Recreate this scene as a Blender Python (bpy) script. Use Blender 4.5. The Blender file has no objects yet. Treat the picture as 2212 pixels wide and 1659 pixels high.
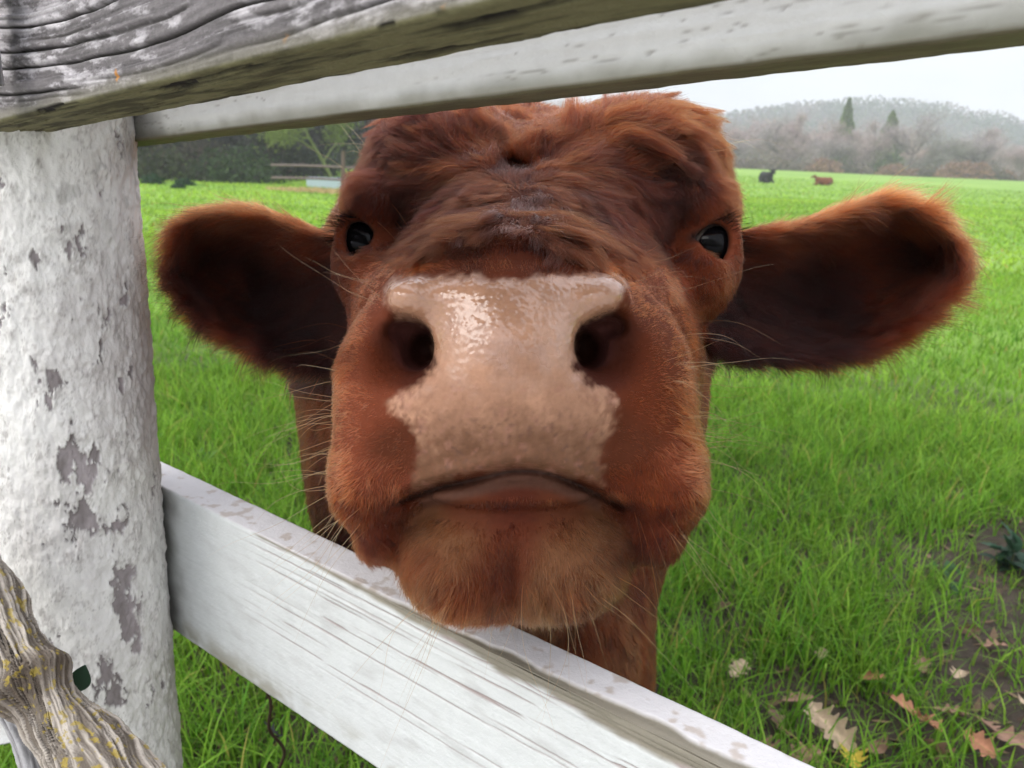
import bpy, bmesh, math, random
import numpy as np
from mathutils import Vector, Matrix
random.seed(7); rng = np.random.default_rng(11)
SC = bpy.context.scene; COL = SC.collection

# ------------------------------------------------------------ camera, sky, sun, exposure
F_PX = 1750.0; CX, CY = 1106.0, 829.5            # focal length and centre in photo units (2212 wide)
TH = math.atan((830 - 345) / F_PX); RHO = math.radians(2.6); H = 1.12
_c, _s = math.cos(TH), math.sin(TH)
_R0 = np.array([1., 0, 0]); _U0 = np.array([0, _s, _c]); FW = np.array([0, _c, -_s]); CAM = np.array([0, 0, H])
RT = _R0 * math.cos(RHO) + _U0 * math.sin(RHO); UP = _U0 * math.cos(RHO) - _R0 * math.sin(RHO)
def P(x, y, d): return CAM + d * (FW + (x - CX) / F_PX * RT + (CY - y) / F_PX * UP)
def proj(p):
    q = np.asarray(p) - CAM; d = q @ FW
    return CX + F_PX * (q @ RT) / d, CY - F_PX * (q @ UP) / d, d
cam = bpy.data.cameras.new('camera'); camo = bpy.data.objects.new('camera', cam); COL.objects.link(camo)
cam.sensor_width = 36; cam.lens = 36 * F_PX / 2212; cam.clip_start = 0.02; cam.clip_end = 6000
M = Matrix.Identity(4)
for i in range(3): M[i][0], M[i][1], M[i][2], M[i][3] = RT[i], UP[i], -FW[i], CAM[i]
camo.matrix_world = M; SC.camera = camo
cam.dof.use_dof = True; cam.dof.focus_distance = 0.46; cam.dof.aperture_fstop = 16

SUN_EL, SUN_AZ = math.radians(38), math.radians(244)   # azimuth clockwise from +Y: behind the camera, to the left
W = bpy.data.worlds.new('World'); SC.world = W; W.use_nodes = True
nt = W.node_tree; nt.nodes.clear()
def N(t, typ, **kw):
    n = t.nodes.new(typ)
    for k, v in kw.items():
        if k in n.inputs: n.inputs[k].default_value = v
        else: setattr(n, k, v)
    return n
wo = N(nt, 'ShaderNodeOutputWorld'); bg = N(nt, 'ShaderNodeBackground', Strength=0.1)
sky = N(nt, 'ShaderNodeTexSky', sky_type='NISHITA', sun_disc=False, sun_elevation=SUN_EL, sun_rotation=SUN_AZ)
sky.air_density = 1.0; sky.dust_density = 3.0
tc = N(nt, 'ShaderNodeTexCoord'); mp = N(nt, 'ShaderNodeMapping'); mp.inputs['Scale'].default_value = (1, 1, 2.6)
cn = N(nt, 'ShaderNodeTexNoise', Scale=2.3, Detail=7.0, Roughness=0.55)
cr = N(nt, 'ShaderNodeValToRGB'); cr.color_ramp.elements[0].position = 0.3; cr.color_ramp.elements[1].position = 0.72
cr.color_ramp.elements[0].color = (6.7, 7.0, 8.0, 1); cr.color_ramp.elements[1].color = (8.5, 8.6, 9.1, 1)
mx = N(nt, 'ShaderNodeMix', data_type='RGBA'); mx.inputs[0].default_value = 0.9
L = nt.links.new
L(tc.outputs['Generated'], mp.inputs['Vector']); L(mp.outputs[0], cn.inputs['Vector']); L(cn.outputs['Fac'], cr.inputs[0])
sx = N(nt, 'ShaderNodeSeparateXYZ'); zr = N(nt, 'ShaderNodeMapRange'); zr.inputs[1].default_value = 0.10; zr.inputs[2].default_value = 0.55; zr.inputs[3].default_value = 0.70; zr.inputs[4].default_value = 1.7
L(tc.outputs['Generated'], sx.inputs[0]); L(sx.outputs['Z'], zr.inputs[0]); zm = N(nt, 'ShaderNodeMix', data_type='RGBA', blend_type='MULTIPLY'); zm.inputs[0].default_value = 1
L(cr.outputs[0], zm.inputs[6]); L(zr.outputs[0], zm.inputs[7]); L(sky.outputs[0], mx.inputs[6]); L(zm.outputs[2], mx.inputs[7]); L(mx.outputs[2], bg.inputs['Color']); L(bg.outputs[0], wo.inputs[0])
sun = bpy.data.lights.new('sun', 'SUN'); sun.energy = 1.1; sun.angle = math.radians(40); sun.color = (1, 0.96, 0.9)
suno = bpy.data.objects.new('sun', sun); COL.objects.link(suno)
_sd = Vector((math.sin(SUN_AZ) * math.cos(SUN_EL), math.cos(SUN_AZ) * math.cos(SUN_EL), math.sin(SUN_EL)))
suno.rotation_euler = _sd.to_track_quat('Z', 'Y').to_euler()
SC.view_settings.view_transform = 'Standard'; SC.view_settings.look = 'None'; SC.view_settings.exposure = 0.75; SC.view_settings.gamma = 1
SC.cycles.use_denoising = True; SC.cycles.max_bounces = 6; SC.cycles.diffuse_bounces = 4; SC.cycles.glossy_bounces = 3
SC.cycles.transmission_bounces = 5; SC.cycles.transparent_max_bounces = 8; SC.cycles.volume_bounces = 1
SC.cycles.sample_clamp_indirect = 4

# ------------------------------------------------------------ helpers
def hash3(ix, iy, iz, seed):
    h = (ix.astype(np.int64) * 374761393 + iy.astype(np.int64) * 668265263 + iz.astype(np.int64) * 2147483647 + seed * 974634777) & 0xFFFFFFFF
    h = ((h ^ (h >> 13)) * 1274126177) & 0xFFFFFFFF
    h = ((h ^ (h >> 16)) * 2246822519) & 0xFFFFFFFF
    return ((h ^ (h >> 15)) & 0xFFFFFF) / float(0xFFFFFF)
def vnoise(x, y, z=None, seed=0):
    x = np.asarray(x, float); y = np.asarray(y, float); z = np.zeros_like(x) if z is None else np.asarray(z, float)
    ix, iy, iz = np.floor(x), np.floor(y), np.floor(z); fx, fy, fz = x - ix, y - iy, z - iz
    ux, uy, uz = fx * fx * (3 - 2 * fx), fy * fy * (3 - 2 * fy), fz * fz * (3 - 2 * fz); r = 0
    for dx in (0, 1):
        for dy in (0, 1):
            for dz in (0, 1):
                r = r + hash3(ix + dx, iy + dy, iz + dz, seed) * (ux if dx else 1 - ux) * (uy if dy else 1 - uy) * (uz if dz else 1 - uz)
    return r
def fbm(x, y, z=None, o=4, seed=0, g=0.5):
    x, y, z = np.asarray(x, float), np.asarray(y, float), (0.0 if z is None else np.asarray(z, float)); x, y, z = .64 * x - .60 * y + .48 * z, .48 * x + .80 * y + .36 * z, -.60 * x + .8 * z     # turned off the lattice axes
    r = 0; a = 1; t = 0; s = 1
    for i in range(o):
        r = r + a * vnoise(x * s + 1.7 * i, y * s - 2.3 * i, z * s, seed + i); t += a; a *= g; s *= 2.03
    return r / t
def sstep(a, b, x):
    t = np.clip((x - a) / (b - a), 0, 1); return t * t * (3 - 2 * t)
def lerp(a, b, t): return a + (b - a) * t
def mixc(a, b, t): return np.asarray(a) + (np.asarray(b) - np.asarray(a)) * np.asarray(t)[..., None]

def tag(o, label=None, cat=None, group=None, kind=None):
    if label: o['label'] = label
    if cat: o['category'] = cat
    if group: o['group'] = group
    if kind: o['kind'] = kind
    return o
def empty(name, loc, **kw):
    o = bpy.data.objects.new(name, None); COL.objects.link(o); o.location = loc; o.empty_display_size = 0.1
    return tag(o, **kw)
def mesh_obj(name, verts, faces, mat=None, parent=None, smooth=True, cols=None, tris=False, loc=None):
    """verts in world space (or relative to loc); faces: (n,4)/(n,3) int arrays or list"""
    me = bpy.data.meshes.new(name); v = np.asarray(verts, np.float32)
    if isinstance(faces, np.ndarray):
        k = faces.shape[1]; me.vertices.add(len(v)); me.vertices.foreach_set('co', v.ravel())
        me.loops.add(faces.size); me.loops.foreach_set('vertex_index', faces.astype(np.int32).ravel())
        me.polygons.add(len(faces)); me.polygons.foreach_set('loop_start', np.arange(0, faces.size, k, dtype=np.int32))
        me.polygons.foreach_set('loop_total', np.full(len(faces), k, np.int32)); me.update(calc_edges=True)
    else: me.from_pydata(v.tolist(), [], faces); me.update()
    me.polygons.foreach_set('use_smooth', np.full(len(me.polygons), smooth))
    if cols is not None:
        a = me.attributes.new('col', 'FLOAT_COLOR', 'POINT'); c = np.ones((len(v), 4), np.float32); c[:, :cols.shape[1]] = cols; a.data.foreach_set('color', c.ravel())
    if mat: me.materials.append(mat)
    o = bpy.data.objects.new(name, me); COL.objects.link(o)
    if parent is not None:
        o.parent = parent; o.matrix_parent_inverse = parent_mat(parent).inverted()
    if loc is not None: o.location = loc
    return o
def parent_mat(p):
    m = Matrix.Translation(p.location) @ p.rotation_euler.to_matrix().to_4x4()
    return m if p.parent is None else parent_mat(p.parent) @ p.matrix_parent_inverse @ m
def grid_faces(nu, nv, wrap=False):
    i = np.arange(nu - 1)[:, None]; j = np.arange(nv if wrap else nv - 1)[None, :]; j2 = (j + 1) % nv
    return np.stack([i * nv + j, (i + 1) * nv + j, (i + 1) * nv + j2, i * nv + j2], -1).reshape(-1, 4)
class Geo:
    """collects pieces that become ONE mesh"""
    def __init__(s): s.v = []; s.f = []; s.c = []; s.n = 0
    def add(s, v, f, c):
        v = np.asarray(v, float); s.v.append(v); s.f.append(np.asarray(f) + s.n); s.n += len(v)
        c = np.asarray(c, float); s.c.append(np.tile(c, (len(v), 1)) if c.ndim == 1 else c)
    def build(s, name, mat, parent=None, smooth=False):
        v = np.concatenate(s.v); f = np.concatenate(s.f); c = np.concatenate(s.c)
        return mesh_obj(name, v, f, mat, parent, smooth, c)
def tube(pts, rad, n=6):
    pts = np.asarray(pts, float); rad = np.broadcast_to(rad, (len(pts),)); t = np.gradient(pts, axis=0); t /= np.linalg.norm(t, axis=1)[:, None] + 1e-9
    a = np.array([0, 0, 1.]) if abs(t[0][2]) < 0.9 else np.array([1., 0, 0]); V = []
    for p, d, r in zip(pts, t, rad):
        b = np.cross(d, a); b /= np.linalg.norm(b) + 1e-9; c = np.cross(b, d); a = c
        an = np.linspace(0, 2 * math.pi, n, endpoint=False); V.append(p + r * (np.cos(an)[:, None] * b + np.sin(an)[:, None] * c))
    return np.concatenate(V), grid_faces(len(pts), n, True)

def mat_col(name, rough=0.8, spec=0.3, micro=None, bump=None, sss=0, sub=None, vari=0.0, trans=0.0):
    """base colour from the 'col' attribute, with fine procedural variation and bump"""
    m = bpy.data.materials.new(name); m.use_nodes = True; t = m.node_tree; b = t.nodes['Principled BSDF']; L = t.links.new
    at = N(t, 'ShaderNodeAttribute', attribute_name='col'); b.inputs['Roughness'].default_value = rough; b.inputs['Specular IOR Level'].default_value = spec
    src = at.outputs['Color']; tc = N(t, 'ShaderNodeTexCoord')
    if micro:
        nz = N(t, 'ShaderNodeTexNoise', Scale=micro, Detail=5.0, Roughness=0.65); L(tc.outputs['Object'], nz.inputs['Vector'])
        mr = N(t, 'ShaderNodeMapRange'); mr.inputs[1].default_value = 0.25; mr.inputs[2].default_value = 0.75; mr.inputs[3].default_value = 1 - vari; mr.inputs[4].default_value = 1 + vari
        L(nz.outputs['Fac'], mr.inputs[0]); mu = N(t, 'ShaderNodeMix', data_type='RGBA', blend_type='MULTIPLY'); mu.inputs[0].default_value = 1
        L(src, mu.inputs[6]); L(mr.outputs[0], mu.inputs[7]); src = mu.outputs[2]
    L(src, b.inputs['Base Color'])
    if bump:
        nb = N(t, 'ShaderNodeTexNoise', Scale=bump[0], Detail=6.0, Roughness=0.6); L(tc.outputs['Object'], nb.inputs['Vector'])
        bp = N(t, 'ShaderNodeBump', Strength=bump[1], Distance=bump[2]); L(nb.outputs['Fac'], bp.inputs['Height']); L(bp.outputs[0], b.inputs['Normal'])
    if trans:
        tr = N(t, 'ShaderNodeBsdfTranslucent'); L(src, tr.inputs['Color']); ms = N(t, 'ShaderNodeMixShader'); ms.inputs[0].default_value = trans
        L(b.outputs[0], ms.inputs[1]); L(tr.outputs[0], ms.inputs[2]); L(ms.outputs[0], t.nodes['Material Output'].inputs[0])
    return m

# ------------------------------------------------------------ terrain
def ground_z(x, y):
    x = np.asarray(x, float); y = np.asarray(y, float)
    r = np.hypot(x, y)
    z = 0.25 * (fbm(x * 0.05 + 3, y * 0.05, o=2, seed=5) - 0.5) * sstep(6, 40, r)
    z = z + 0.06 * (fbm(x * 0.8, y * 0.8, o=3, seed=9) - 0.5) * sstep(0.3, 1.5, r)
    right = sstep(0.05, 0.22, x / np.maximum(y, 1))
    z = z + right * (1.25 * sstep(45, 122, y) - 4.0 * sstep(122, 160, y))                      # the field rises to its far edge, then drops to the creek
    z = z + (1 - right) * (-0.3 * sstep(6, 24, y))
    lf = sstep(-0.02, -0.25, x / np.maximum(y, 1))
    z = z + lf * (5.5 * sstep(34, 75, y))                                                       # wooded bank on the left
    return z
def G(px, py, dmax=200.):
    """where the ray through a photo point meets the ground"""
    d = FW + (px - CX) / F_PX * RT + (CY - py) / F_PX * UP
    t = 0.3
    while t < dmax:
        p = CAM + d * t
        if p[2] < float(ground_z(p[0], p[1])):
            return np.array([p[0], p[1], float(ground_z(p[0], p[1]))])
        t *= 1.004
    return CAM + d * dmax
def ground():
    ra = np.concatenate([np.linspace(0.0, 3.5, 150)[1:], np.geomspace(3.5, 1200, 190)[1:]])
    an = np.concatenate([np.linspace(-45, 45, 181), np.linspace(45, 315, 90)[1:-1]]) * math.pi / 180
    Rr, A = np.meshgrid(ra, an, indexing='ij'); X = Rr * np.sin(A); Y = Rr * np.cos(A); Z = ground_z(X, Y)
    v = np.stack([X, Y, Z], -1).reshape(-1, 3); f = grid_faces(len(ra), len(an), True)
    v = np.vstack([v, [[0, 0, float(ground_z(0, 0))]]]); n = len(v) - 1; k = len(an)
    i = np.arange(k); cap = np.stack([np.full(k, n), i, (i + 1) % k, (i + 1) % k], -1)
    m = bpy.data.materials.new('pasture'); m.use_nodes = True; t = m.node_tree; b = t.nodes['Principled BSDF']; b.inputs['Roughness'].default_value = 0.95; b.inputs['Specular IOR Level'].default_value = 0.15
    L = t.links.new; tc = N(t, 'ShaderNodeTexCoord')
    n1 = N(t, 'ShaderNodeTexNoise', Scale=0.09, Detail=5.0); n2 = N(t, 'ShaderNodeTexNoise', Scale=1.3, Detail=6.0, Roughness=0.65); n3 = N(t, 'ShaderNodeTexNoise', Scale=18.0, Detail=6.0, Roughness=0.7)
    for n in (n1, n2, n3): L(tc.outputs['Object'], n.inputs['Vector'])
    g1 = N(t, 'ShaderNodeValToRGB'); e = g1.color_ramp.elements; e[0].position = 0.35; e[0].color = (0.175, 0.31, 0.05, 1); e[1].position = 0.65; e[1].color = (0.245, 0.385, 0.08, 1)
    L(n1.outputs['Fac'], g1.inputs[0])
    g2 = N(t, 'ShaderNodeValToRGB'); e = g2.color_ramp.elements; e[0].position = 0.3; e[0].color = (0.75, 0.8, 0.7, 1); e[1].position = 0.7; e[1].color = (1.15, 1.1, 1.1, 1)
    L(n2.outputs['Fac'], g2.inputs[0]); gm = N(t, 'ShaderNodeMix', data_type='RGBA', blend_type='MULTIPLY'); gm.inputs[0].default_value = 1; L(g1.outputs[0], gm.inputs[6]); L(g2.outputs[0], gm.inputs[7])
    md = N(t, 'ShaderNodeValToRGB'); e = md.color_ramp.elements; e[0].position = 0.3; e[0].color = (0.030, 0.024, 0.018, 1); e[1].position = 0.75; e[1].color = (0.10, 0.078, 0.058, 1); L(n3.outputs['Fac'], md.inputs[0])
    sp = N(t, 'ShaderNodeSeparateXYZ'); L(tc.outputs['Object'], sp.inputs[0])
    ln = N(t, 'ShaderNodeVectorMath', operation='LENGTH'); L(tc.outputs['Object'], ln.inputs[0])
    ad = N(t, 'ShaderNodeMath', operation='MULTIPLY_ADD'); L(n2.outputs['Fac'], ad.inputs[0]); ad.inputs[1].default_value = 3.0; L(ln.outputs['Value'], ad.inputs[2])
    mr = N(t, 'ShaderNodeMapRange', interpolation_type='SMOOTHSTEP'); mr.inputs[1].default_value = 5.2; mr.inputs[2].default_value = 7.5; L(ad.outputs[0], mr.inputs[0])
    mm = N(t, 'ShaderNodeMix', data_type='RGBA'); L(mr.outputs[0], mm.inputs[0]); L(md.outputs[0], mm.inputs[6]); L(gm.outputs[2], mm.inputs[7]); L(mm.outputs[2], b.inputs['Base Color'])
    bp = N(t, 'ShaderNodeBump', Strength=0.9, Distance=0.03); L(n3.outputs['Fac'], bp.inputs['Height']); L(bp.outputs[0], b.inputs['Normal'])
    o = mesh_obj('ground', v, np.vstack([f, cap])[:, [0, 3, 2, 1]], m); tag(o, 'green pasture with bare muddy soil near the fence', 'ground', kind='structure')
def bounce_sheet():  # added pale ground that bounces fill light onto the rails and chin
    a = np.linspace(-14, 14, 160); b = np.linspace(.02, 13, 80); Aa, Bb = np.meshgrid(a, b, indexing='ij'); ex, ey = .79, -.61
    q = P(345, 1050, .645); X = q[0] + Aa * ex - Bb * .61; Y = q[1] + Aa * ey - Bb * .79; Z = ground_z(X, Y) + .012 * sstep(.0, .3, Bb) + .004
    m = bpy.data.materials.new('bounce_gravel'); m.use_nodes = True; t = m.node_tree; bs = t.nodes['Principled BSDF']; bs.inputs['Roughness'].default_value = .9; tc = N(t, 'ShaderNodeTexCoord'); vo = N(t, 'ShaderNodeTexVoronoi', Scale=70.0); t.links.new(tc.outputs['Object'], vo.inputs['Vector'])
    cr = N(t, 'ShaderNodeValToRGB'); cr.color_ramp.elements[0].color = (.74, .72, .69, 1); cr.color_ramp.elements[1].color = (.52, .50, .475, 1); t.links.new(vo.outputs['Distance'], cr.inputs[0]); t.links.new(cr.outputs[0], bs.inputs['Base Color']); bp = N(t, 'ShaderNodeBump', Strength=.8, Distance=.02, invert=True); t.links.new(vo.outputs['Distance'], bp.inputs['Height']); t.links.new(bp.outputs[0], bs.inputs['Normal'])
    tag(mesh_obj('bounce_ground', np.stack([X, Y, Z], -1).reshape(-1, 3), grid_faces(160, 80), m), 'added pale ground on the near side, bouncing light up onto the fence', 'path', kind='structure')
ground(); bounce_sheet()

# ------------------------------------------------------------ fence
def board(name, A, B, v0, v1, thick, nu, nv, nw, disp, mat, label, cat, u0=-0.02, u1=None, lean=0.0, parent=None):
    """board swept along A->B; A,B lie on its front face at v=0; disp(u,v,w,face)->(d,col). face 0 front,1 top,2 back,3 bottom"""
    A = np.asarray(A); B = np.asarray(B); e = B - A; Lg = np.linalg.norm(e); e = e / Lg; u1 = Lg if u1 is None else u1
    up = np.array([0, 0, 1.]) - e[2] * e; up /= np.linalg.norm(up); wd = np.cross(up, e) 
    if wd[1] < 0: wd = -wd
    if lean: cl, sl = math.cos(lean), math.sin(lean); up, wd = up * cl + wd * sl, wd * cl - up * sl
    r = 0.0025
    def side(a, b, n): return np.linspace(a, b, n)
    pv, pw, pf, nv_, nw_ = [], [], [], [], []
    def addp(v, w, f, a, b): pv.append(v); pw.append(w); pf.append(f); nv_.append(a); nw_.append(b)
    for v in side(v0 + r, v1 - r, nv): addp(v, 0, 0, 0, -1)
    addp(v1 - r * .3, r * .3, 0, .7, -.7)
    for w in side(r, thick - r, nw): addp(v1, w, 1, 1, 0)
    addp(v1 - r * .3, thick - r * .3, 1, .7, .7)
    for v in side(v1 - r, v0 + r, 24): addp(v, thick, 2, 0, 1)
    addp(v0 + r * .3, thick - r * .3, 3, -.7, .7)
    for w in side(thick - r, r, nw): addp(v0, w, 3, -1, 0)
    addp(v0 + r * .3, r * .3, 3, -.7, -.7)
    pv, pw, pf, nv_, nw_ = map(np.array, (pv, pw, pf, nv_, nw_)); us = np.linspace(u0, u1, nu)
    Uu = np.repeat(us[:, None], len(pv), 1); V = np.repeat(pv[None], nu, 0); Wd = np.repeat(pw[None], nu, 0); Fc = np.repeat(pf[None], nu, 0)
    d, c = disp(Uu, V, Wd, Fc)
    V2 = V + nv_[None] * d; W2 = Wd + nw_[None] * d
    co = A + Uu[..., None] * e + V2[..., None] * up + W2[..., None] * wd
    k = len(pv); fs = grid_faces(nu, k, True); n0 = nu * k
    verts = np.vstack([co.reshape(-1, 3), co[0].mean(0)[None], co[-1].mean(0)[None]])
    j = np.arange(k); c0 = np.stack([np.full(k, n0), j, (j + 1) % k, (j + 1) % k], -1); base = (nu - 1) * k
    c1 = np.stack([np.full(k, n0 + 1), base + (j + 1) % k, base + j, base + j], -1)
    cols = np.vstack([c.reshape(-1, 3), c[0, 0][None], c[-1, 0][None]])
    o = mesh_obj(name, verts, np.vstack([fs, c0, c1]), mat, parent, True, cols)
    if label: tag(o, label, cat)
    return o
def wood_dir(px, py, d, px2, py2, ang):
    """second point on the photo line whose horizontal bearing from the first is ang (deg from +Y toward +X, coming closer)"""
    A = P(px, py, d); best = None
    for d2 in np.linspace(0.12, d, 900):
        B = P(px2, py2, d2); a = math.degrees(math.atan2(B[0] - A[0], -(B[1] - A[1])))
        if best is None or abs(a - ang) < best[0]: best = (abs(a - ang), B)
    return A, best[1]
PAINT = np.array([0.66, 0.665, 0.645])
M_PAINT = mat_col('white_paint', 0.55, 0.35, micro=90, vari=0.05, bump=(420, 0.35, 0.002))
M_GREY = mat_col('weathered_wood', 0.85, 0.15, micro=260, vari=0.16, bump=(700, 0.5, 0.002))
def post():
    n, k = 900, 460; z = np.linspace(-0.3, 1.32, n); a = np.linspace(0, 2 * math.pi, k, endpoint=False)
    Z, A = np.meshgrid(z, a, indexing='ij'); base = P(80, 260, .62); cx, cy = base[0], base[1]; R = 0.067
    ca, sa = np.cos(A), np.sin(A); x, y = ca * R, sa * R
    s = 1000 / 20.
    soft = fbm(x * 105, y * 105, Z * 75, 5, 21, .6)                                   # lumpy layered paint
    ln = fbm(x * 130, y * 130, Z * 100, 3, 31)
    ter = lambda q, m: (np.floor(q * m) + sstep(0.0, 0.22, q * m - np.floor(q * m))) / m     # flake edges
    d = 0.0062 * (ter(soft, 12) - 0.5) + 0.0012 * (ln - 0.5) + 0.0022 * (ter(fbm(x * 40, y * 40, Z * 26, 4, 45), 9) - .5)
    # bare patches: a ragged vertical band facing right of the camera, a few elsewhere
    ang_c = math.atan2(-cy, -cx)                                                # angle facing the camera
    da = (A - ang_c + math.pi) % (2 * math.pi) - math.pi
    band = np.exp(-((da - 0.22 + 0.12 * np.sin(Z * 23)) / 0.34) ** 2) * (0.4 + 0.6 * np.exp(-((Z - 0.83) / 0.17) ** 2))
    q = fbm(x * 75, y * 75, Z * 40, 5, 77, 0.6)
    thr = 0.71 - 0.19 * band
    bare = sstep(thr, thr + 0.012, q)
    d = d - 0.0016 * bare
    rim = sstep(thr - 0.03, thr, q) * (1 - bare); d = d + 0.0010 * rim
    dirt = fbm(x * 22, y * 22, Z * 16, 4, 90)
    c = mixc(PAINT * [1.04, 1.01, .985], [0.50, 0.475, 0.45], sstep(0.48, 0.75, dirt) * 0.55)
    cr = sstep(0.08, 0.0, np.abs(q - 0.55)) * sstep(0.5, 0.62, ln); c = mixc(c, [0.30, 0.27, 0.25], cr * 0.5)
    for qq, mm in ((soft, 12), (fbm(x * 40, y * 40, Z * 26, 4, 45), 9)): fr_ = qq * mm - np.floor(qq * mm); c = mixc(c, [0.24, 0.215, 0.20], .42 * sstep(.16, .03, fr_) * sstep(.42, .55, ln))
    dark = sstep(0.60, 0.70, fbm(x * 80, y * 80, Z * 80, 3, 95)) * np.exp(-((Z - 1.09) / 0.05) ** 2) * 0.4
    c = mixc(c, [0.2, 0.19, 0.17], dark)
    wood = mixc([0.30, 0.265, 0.265], [0.20, 0.175, 0.17], sstep(0.35, 0.7, fbm(x * 90, y * 90, Z * 30, 3, 99)))
    c = np.where(bare[..., None] > 0, mixc(c, np.zeros(3), bare) + wood * bare[..., None], c)
    r = R + d + 0.0012 * np.sin(3 * A + 5 * Z) ; X = cx + ca * r; Y = cy + sa * r
    v = np.stack([X, Y, Z + 0 * A], -1).reshape(-1, 3); f = grid_faces(n, k, True)
    top = (n - 1) * k; v = np.vstack([v, [[cx, cy, 1.325]]]); j = np.arange(k); cap = np.stack([np.full(k, len(v) - 1), top + j, top + (j + 1) % k, top + (j + 1) % k], -1)
    cc = np.vstack([c.reshape(-1, 3), PAINT[None]])
    o = mesh_obj('fence_post', v, np.vstack([f[:, [0, 3, 2, 1]], cap]), M_PAINT, None, True, cc)
    tag(o, 'round wooden fence post with thick white paint flaking off in grey patches', 'fence post')
def rail_low(u, v, w, f):
    s = v / 0.147                                                              # -1 bottom .. 0 top
    warp = 0.004 * (fbm(u * 6, v * 30, o=3, seed=3) - .5)
    g = fbm(u * 4.5, (v + warp) * 330, o=3, seed=12, g=.6)
    g2 = fbm(u * 3, (v + warp) * 150, o=2, seed=14)
    zone = sstep(-0.62, -0.15, s + 0.25 * (fbm(u * 5, v * 8, o=2, seed=17) - .5)) * sstep(0.10, 0.24, u) * 1.0
    thr = 0.80 - 0.225 * zone
    peel = sstep(thr, thr + 0.035, g * 0.75 + 0.25 * g2)
    edge = 0.017 * sstep(0.12, 0.2, u) * (fbm(u * 16, u * 0, o=3, seed=25) * 1.3 - 0.12) * (0.5 + 0.8 * sstep(0.22, .5, u))
    strip = np.where(f == 0, sstep(-edge - 0.001, -edge + 0.0015, v + 0.003 * (fbm(u * 60, v * 60, o=3, seed=28) - .5)), sstep(edge * 0.9, edge * 0.9 - 0.003, w + 0.004 * (fbm(u * 50, w * 60, o=3, seed=29) - .5)))
    strip = strip * (edge > 0.0005) * (f < 2); peel = peel * (f == 0)
    flat = fbm(u * 30, v * 90 + w * 60, o=4, seed=33)
    top = (f == 1); vv = v + warp * 1.6; ph = vv / .0072; idn = np.floor(ph); on = sstep(.52, .60, vnoise(u * 3.0 + idn * 7.3, idn * 3.1, seed=58)); wv_ = .05 + .10 * vnoise(u * 30, idn * 2.7, seed=59); line = sstep(wv_, wv_ * .4, np.abs(ph - idn - .5)) * on * sstep(-.85, -.55, s + .9 * (fbm(u * 2.2, u * 0, o=2, seed=57) - .5)) * sstep(.10, .2, u); peel = np.maximum(peel, line * (f == 0))
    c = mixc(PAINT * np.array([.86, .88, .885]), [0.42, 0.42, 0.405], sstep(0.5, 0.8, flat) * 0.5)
    c = np.where(top[..., None], mixc(np.array([.60, .585, .585]), [0.42, 0.36, 0.31], sstep(0.58, 0.72, fbm(u * 120, w * 120, o=3, seed=35)) * 0.8), c)
    c = mixc(c, [0.30, 0.25, 0.235], peel); c = mixc(c, mixc([0.27, 0.245, 0.19], [0.15, 0.135, 0.10], fbm(u * 25, (v + w) * 400, o=3, seed=41)), strip)
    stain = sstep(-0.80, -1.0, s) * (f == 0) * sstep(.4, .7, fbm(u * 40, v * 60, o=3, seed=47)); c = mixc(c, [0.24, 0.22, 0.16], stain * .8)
    post_shade = sstep(0.035, 0.0, u + 0.03 * (fbm(u * 40, v * 50, o=3, seed=48) - .5)); c = mixc(c, [0.10, 0.095, 0.08], post_shade * 0.85 * (f == 0))  # shadow beside the post painted into the front colour
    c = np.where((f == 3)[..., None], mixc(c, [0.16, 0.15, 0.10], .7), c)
    d = -0.0011 * peel - 0.0018 * strip + 0.0006 * (flat - .5) + 0.0005 * (fbm(u * 10, v * 500, o=2, seed=51) - .5) * (f == 0) + 0.0008 * (fbm(u * 90, w * 90 + v * 90, o=3, seed=53) - .5)
    lift = sstep(thr - 0.05, thr, g * 0.75 + .25 * g2) * (1 - peel) * zone * (f == 0); d = d + 0.0005 * lift
    return d, c
def rail_up(u, v, w, f):
    flat = fbm(u * 16, v * 60, w * 60, o=4, seed=61)
    ridge = fbm(u * 9, v * 170, o=4, seed=63, g=.6); ck = sstep(0.018, 0, np.abs(ridge - 0.50)) * sstep(0.44, .54, fbm(u * 9, v * 26, o=2, seed=66))
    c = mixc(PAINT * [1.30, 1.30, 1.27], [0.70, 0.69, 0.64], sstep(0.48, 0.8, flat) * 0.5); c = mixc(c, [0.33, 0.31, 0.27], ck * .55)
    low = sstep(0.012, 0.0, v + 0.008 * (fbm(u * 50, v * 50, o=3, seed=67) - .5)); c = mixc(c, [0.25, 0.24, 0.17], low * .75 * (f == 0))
    post_shade = sstep(0.06, 0.01, u + 0.03 * (fbm(u * 40, v * 50, o=3, seed=68) - .5)); c = mixc(c, [0.09, 0.085, 0.07], post_shade * .85)  # rail end painted dark for the shadow at the post
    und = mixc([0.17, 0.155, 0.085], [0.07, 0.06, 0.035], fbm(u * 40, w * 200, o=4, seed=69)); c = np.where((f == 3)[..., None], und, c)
    ter = (np.floor(ridge * 9) + sstep(0, .25, ridge * 9 - np.floor(ridge * 9))) / 9
    d = 0.0034 * (ter - .5) * (f == 0) - 0.0004 * ck * (f == 0) + 0.001 * (flat - .5) + (f == 3) * 0.0015 * (fbm(u * 60, w * 120, o=3, seed=70) - .5)
    return d, c
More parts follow.
